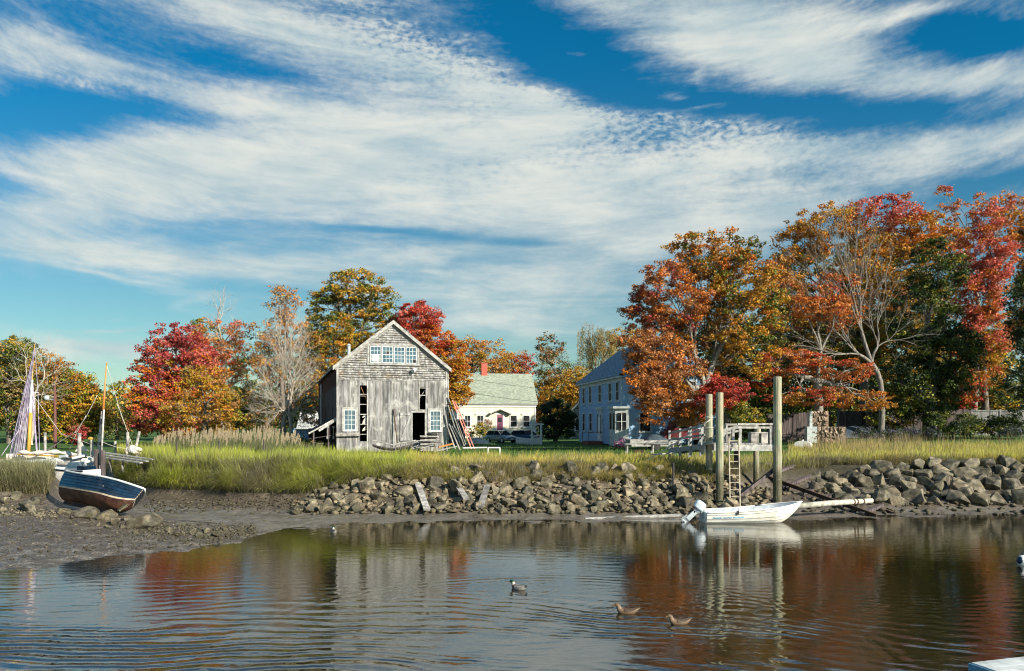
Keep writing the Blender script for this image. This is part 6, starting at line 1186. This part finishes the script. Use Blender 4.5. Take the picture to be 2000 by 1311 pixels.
# pink garden chair
pc = thing('garden_chair', 'pink slatted garden chair on the lawn by the bay window', 'chair', G(1210, 68), R(-35)); mb = MB()
for k in range(5): mb.box(-.3,.3,-.25+k*.11,-.16+k*.11,.34-.03*k,.37-.03*k)
mb.build('seat', MT['pink'], pc); mb = MB()
for k in range(5): x = -.26+.125*k; mb.beam((x,.25,.25),(x*1.15,.6,.95-.06*abs(k-2)),.1,.025)
mb.build('backrest', MT['pink'], pc)
for sx in (-1,1):
    mb = MB(); mb.box(sx*.36-.06,sx*.36+.06,-.35,.4,.56,.59); mb.build('armrest', MT['pink'], pc)
    mb = MB(); mb.box(sx*.34-.03,sx*.34+.03,-.32,-.24,0,.56); mb.build('leg', MT['pink'], pc); mb = MB(); mb.beam((sx*.34,-.2,.33),(sx*.34,.55,.0),.05,.12); mb.build('leg', MT['pink'], pc)
# picket fence and arbor
pf = thing('picket_fence', 'curved low white picket fence in front of the dark blue car', 'fence', G(1010, 91)); o0 = pf.location; mb = MB(); prev = None
for k in range(40):
    t = k/39; px = 1008 + 48*t; D = 91 - 5.5*math.sin(t*math.pi*.6); g_ = G(px, D) - o0; hgt = .8 - .12*math.sin(t*math.pi); mb.box(g_.x-.04,g_.x+.04,g_.y-.01,g_.y+.01,g_.z,g_.z+hgt,rng.uniform(.92,1.05))
    if prev is not None: mb.beam(prev+Vector((0,.03,.6)), g_+Vector((0,.03,.6)), .03,.08); mb.beam(prev+Vector((0,.03,.25)), g_+Vector((0,.03,.25)), .03,.08)
    prev = g_
mb.build('pickets', MT['white'], pf)
ab = thing('garden_arbor', 'white lattice garden arbor at the end of the picket fence', 'arbor', G(1048, 85), R(-12))
for sx in (-1,1):
    mb = MB()
    for yy_ in (-.3,.3): mb.box(sx*.5-.05,sx*.5+.05,yy_-.05,yy_+.05,0,2.1)
    for zz_ in (.5,.9,1.3,1.7): mb.box(sx*.5-.02,sx*.5+.02,-.25,.25,zz_,zz_+.05)
    mb.build('side_frame', MT['white'], ab)
mb = MB(); 
for yy_ in (-.32,.32): mb.box(-.75,.75,yy_-.04,yy_+.04,2.1,2.22)
for k in range(6): mb.box(-.6+.22*k,-.54+.22*k,-.5,.5,2.222,2.29)
mb.tube([(math.cos(a)*.3, -.3, 1.7+math.sin(a)*.33) for a in [k*math.pi/8 for k in range(17)]], .03, 5, cap=False); mb.build('top_frame', MT['white'], ab)
# fences on the right
def fence(label, p0, p1, h, bw, mat, top=None, ragged=.0):
    a, b = G(*p0), G(*p1); f = thing('plank_fence', label, 'fence', a, math.atan2(b.y-a.y, b.x-a.x)); Ls = (b-a).xy.length; dz = (b.z-a.z)/Ls; mb = MB(); x = 0
    while x < Ls: zb = dz*x; mb.box(x, x+bw-.012, -.02+rng.uniform(0,.01), .0+.012, zb-.1, zb+h+rng.uniform(-ragged, ragged), rng.uniform(.65,1.2)); x += bw
    mb.build('boards', MT[mat], f); mb = MB(); mb.beam((0,.05,h*.8),(Ls,.05,h*.8+dz*Ls),.06,.1); mb.beam((0,.05,h*.2),(Ls,.05,h*.2+dz*Ls),.06,.1)
    if top: mb.beam((0,-.03,h+.03),(Ls,-.03,h+dz*Ls+.03),.12,.06)
    mb.build('rail', MT[mat], f)
    for k in range(int(Ls/2.4)+1): mb = MB(); x = k*2.4; mb.box(x-.06,x+.06,-.07,-.024,dz*x-.1,dz*x+h+.12); mb.build('post', MT[mat], f)
fence('tall dark brown board fence behind the dock right pile', (1498, 72), (1578, 72), 2.5, .22, 'dark_wood', ragged=.06)
fence('dark weathered fence running behind the leafless tree trunk', (1640, 77), (1905, 77), 2.4, .16, 'dark_wood')
fence('grey picket topped fence at the right edge of the yard', (1898, 74), (2150, 72), 2.3, .16, 'grey_wood', top=True)
for k, (px, D, w, h_, dz, lb) in enumerate([(1612, 66, 3.0, 1.35, 0, 'wide tan bundle of split bark with a white sheeted end, lower'), (1598, 66.4, 1.5, 1.3, 1.36, 'narrow tan bundle of split bark stacked on top')]):
    f = thing('wood_bundle', lb, 'firewood', G(px, D, dz), R(-12)); mb = MB()
    for i in range(60 if k == 0 else 36): x = rng.uniform(-w/2+.25*(k==0), w/2-.15); z = rng.uniform(.06, h_-.1); mb.beam((x,-.62+rng.uniform(-.06,.06),z),(x+rng.uniform(-.1,.1),-.5,z+rng.uniform(.15,.5) if z < h_-.5 else h_), rng.uniform(.08,.2), .08, rng.uniform(.5,1.3))
    mb.box(-w/2+.05,w/2,-.5,.6,0,h_,.8); mb.build('logs', MT['strawbale'], f)
    mb = MB(); mb.box(-w/2-.02,-w/2+(.75 if k==0 else .2),-.66,.6,.02,h_+.02,1.0); mb.build('sheet', MT['whiteworn'], f)
hp = thing('tarp_heap', 'low heap covered by a slate tarp in front of the dark fence', 'tarp', G(1665, 72), 0); mb = MB()
secs = [[Vector((x, -1.1*math.cos(a), h_*math.sin(a) + .08*math.sin(x*5+a*4))) for a in [math.pi*k/10 for k in range(11)]] for x, h_ in [(-2.3,.05),(-1.7,.6),(-.8,.9),(.2,1.1),(1.2,.9),(2.0,.4),(2.3,.05)]]; mb.loft(secs); mb.build('cover', MT['greytarp'], hp, smooth=True)
LI_ = (.22,.21,.34); 
for k, (px, D, w, lb) in enumerate([(1690,66,22,'lilac aster clump left of the leafless tree trunk'),(1740,65,24,'lilac aster clump at the foot of the leafless tree trunk'),(1820,66,20,'lilac aster clump in front of the dark fence'),(1975,66,22,'lilac aster clump near the right edge fence'),(1780,67,18,'low dark weeds with lilac flowers right of the trunk')]):
    tree('aster_bush', lb, 'flowers', px, D, [(px,846,w,12,0),(px+8,852,w,9,-.5)], 46, [(3,LI_),(4,(.05,.08,.03)),(3,(.08,.11,.05))], leaves=36, leaf=.09, clus=.42, seed=120+k, rt=.006, fork=.1, group='lilac aster clumps')
for k, (px, D, py, w, h, lb) in enumerate([(1860,67,830,55,26,'dark green undergrowth under the dark green tree'),(1950,68,835,50,22,'dark green undergrowth before the right fence'),(1450,70,835,45,22,'dark green undergrowth behind the dock gangway')]):
    tree('undergrowth_bush', lb, 'bush', px, D, [(px,py,w,h,0)], 80, [(5,DG),(2,GR),(1,YGR)], leaves=85, leaf=.13, clus=.6, seed=140+k, rt=.008, fork=.1, group='undergrowth bushes')
tree('beach_rose_bush', 'tangle of dry green weeds beside the lean-to', 'bush', 590, 56, [(588,872,26,16,0),(612,880,16,10,0)], 60, [(4,DG),(3,(.05,.10,.06)),(1,TA)], leaves=60, leaf=.11, clus=.4, seed=150, rt=.008, fork=.1)
# ======================= THINGS AROUND THE BARN =======================
BM = Matrix.Translation((Bx, By, Bz)) @ Matrix.Rotation(BTH, 4, 'Z')
def B_(px, py, out): s, z = bl(px, py); return BM @ Vector((s, -out, z))
k = 0
for (a, b, c_, d_, w, lb) in [(874,775,905,868,.16,'longest grey board leaning on the barn corner'),(874,792,896,872,.14,'second long grey board leaning on the barn corner'),(871,830,884,876,.12,'short board leaning at the barn corner, leftmost'),(875,828,893,878,.14,'short board leaning at the barn corner, second from left'),(880,832,900,876,.13,'short board leaning at the barn corner, third from left'),(885,835,903,872,.1,'thin batten among the leaning boards'),(878,800,900,870,.1,'thin pale batten behind the red ladder')]:
    plank('leaning_board', lb, 'plank', B_(a, b, .12+.1*k), B_(c_, d_, .7+.06*k), w, .05, 'trim' if k % 2 else 'grey_wood_h'); k += 1
lr = thing('ladder', 'faded red wooden ladder leaning beside the barn', 'ladder', B_(881, 782, .1)); o0 = lr.location; mb = MB()
for off in (0, 1): mb.beam(B_(881+off*4.5, 782+off*2, .5)-o0, B_(912+off*5.5, 876, 1.4+.1*off)-o0, .07, .12, 1 if off else 1.5, up=(0,1,0))
mb.build('stile', MT['redpaint'], lr); mb = MB()
for i in range(11): t = .05 + i*.085; a = B_(881,782,.5).lerp(B_(912,876,1.4), t)-o0; b = B_(885.5,784,.5).lerp(B_(917.5,876,1.5), t)-o0; mb.tube([a,b],.025,5)
mb.build('rung', MT['redpaint'], lr)
for i in range(9):
    x0 = 808 + rng.uniform(0, 8); y_ = 872 - i*2.6; plank('lumber', 'grey board in the lumber pile before the barn door', 'plank', B_(x0, y_, 1.2+.25*(i%3)), B_(x0+rng.uniform(26,44), y_+rng.uniform(-2,1.5), 1.3+.25*(i%3)), .28, .07, 'grey_wood_h' if i % 3 else 'dark_wood', 'lumber piled before the barn door')
plank('lumber', 'orange brown board on the right end of the lumber pile', 'plank', B_(848, 872, 1.6), B_(874, 866, 1.6), .3, .1, 'orangemast')
plank('lumber', 'long pale batten lying on the grass right of the lumber pile', 'plank', B_(838, 880, 2.0), B_(880, 870, 2.2), .12, .06, 'trim')
tr2 = thing('tyre', 'black tyre lying on the lumber pile', 'tyre', B_(836, 848, 1.5)); mb = MB(); mb.tube([(math.cos(a)*.3, math.sin(a)*.3, 0) for a in [i*math.pi/8 for i in range(17)]], .09, 8, cap=False); mb.build('tread', MT['black'], tr2)
ib = plank('iron_bar', 'long iron bar leaning on the barn beside its open door', 'bar', B_(768, 799, .12), B_(774, 866, .5), .07, .05, 'rust')
dh = thing('old_dory', 'broken brown dory frame lying in the grass before the barn', 'boat', B_(757, 880, 2.2), R(10)); kw = dict(Lh=2.6, beam=1.0, sheer=lambda t: .45+.3*abs(t-.5)*2, keel=lambda t: .05+.3*abs(t-.5)**2*4, full=.7, rake=.3, tr=.3)
mb = MB(); hull_mesh(mb, .1, .62, 3, kw, lap=.02); mb.build('planking', MT['dark_wood'], dh); mb = MB()
for t in (.1,.22,.34,.46,.58,.7,.82): mb.tube([hull_pt(t, g/6, side=1, **kw) for g in range(6,0,-1)] + [hull_pt(t, g/6, side=-1, **kw) for g in range(1,7)], .025, 4)
for sd in (1,-1): mb.tube([hull_pt(i/12, 1, side=sd, **kw) for i in range(13)], .035, 5)
mb.build('frames', MT['grey_wood_h'], dh)
for i in range(6): plank('driftwood', 'grey stick among the scrap before the barn', 'wood', B_(772+i*8, 872+rng.uniform(-6,4), 1.0+.2*i), B_(790+i*9, 874+rng.uniform(-8,4), 1.2+.2*i), .07, .05, 'grey_wood_h', 'scrap sticks before the barn')
wf = thing('sawhorse', 'low white wooden frame in the grass right of the leaning boards', 'sawhorse', G(965, 53.5)); mb = MB(); mb.box(-.42,.42,-.05,.05,.62,.7); mb.build('top_bar', MT['white'], wf)
for sx in (-1,1): mb = MB(); mb.box(sx*.4-.04,sx*.4+.04,-.04,.04,0,.62); mb.build('leg', MT['white'], wf)
plank('white_rail', 'long white rail lying on the grass beside the sawhorse', 'rail', G(905,54,.62), G(951,54.5,.62), .1, .08, 'white')
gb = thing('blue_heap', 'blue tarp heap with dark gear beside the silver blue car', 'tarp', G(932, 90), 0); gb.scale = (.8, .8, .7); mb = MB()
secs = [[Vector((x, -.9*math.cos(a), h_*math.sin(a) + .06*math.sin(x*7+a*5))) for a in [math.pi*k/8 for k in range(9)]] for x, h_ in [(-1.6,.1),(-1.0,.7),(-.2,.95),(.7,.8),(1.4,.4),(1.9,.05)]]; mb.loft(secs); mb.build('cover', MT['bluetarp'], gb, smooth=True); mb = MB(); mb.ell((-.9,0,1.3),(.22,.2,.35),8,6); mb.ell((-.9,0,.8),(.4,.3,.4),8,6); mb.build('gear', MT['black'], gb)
sb_ = thing('dark_shed', 'dark blue grey board shed between the barn and the cream house', 'shed', G(890, 80), R(8)); mb = MB(); board_wall(mb, -1.3, .95, 0, 2.55, [], .22, .03); mb.box(-1.3,.95,.01,1.8,0,2.5); mb.build('wall', MT['dark_wood'], sb_); mb = MB(); mb.box(-1.4,1.05,-.12,1.9,2.56,2.64); mb.build('roof', MT['blueroof'], sb_)
# wires before the cream house roof
for a, b, lb in (((780,716,70),(1160,765,118),'thin black wire crossing the cream house roof, upper'), ((860,757,70),(1160,788,118),'thin black wire crossing the cream house roof, lower')):
    rope(lb, [P(*a), P(*b)], .018, 'black', sag=.5, name='wire', n=12)
for px, D in ((345,46),(428,47.5),(515,49)): pile('thin fence stake standing in the grass before the reeds', px, D, gz((px-HX)/F*D, D)+1.35, .045, gz((px-HX)/F*D, D)-.2, name='stake', mat='dark_wood', group='fence stakes before the reeds')
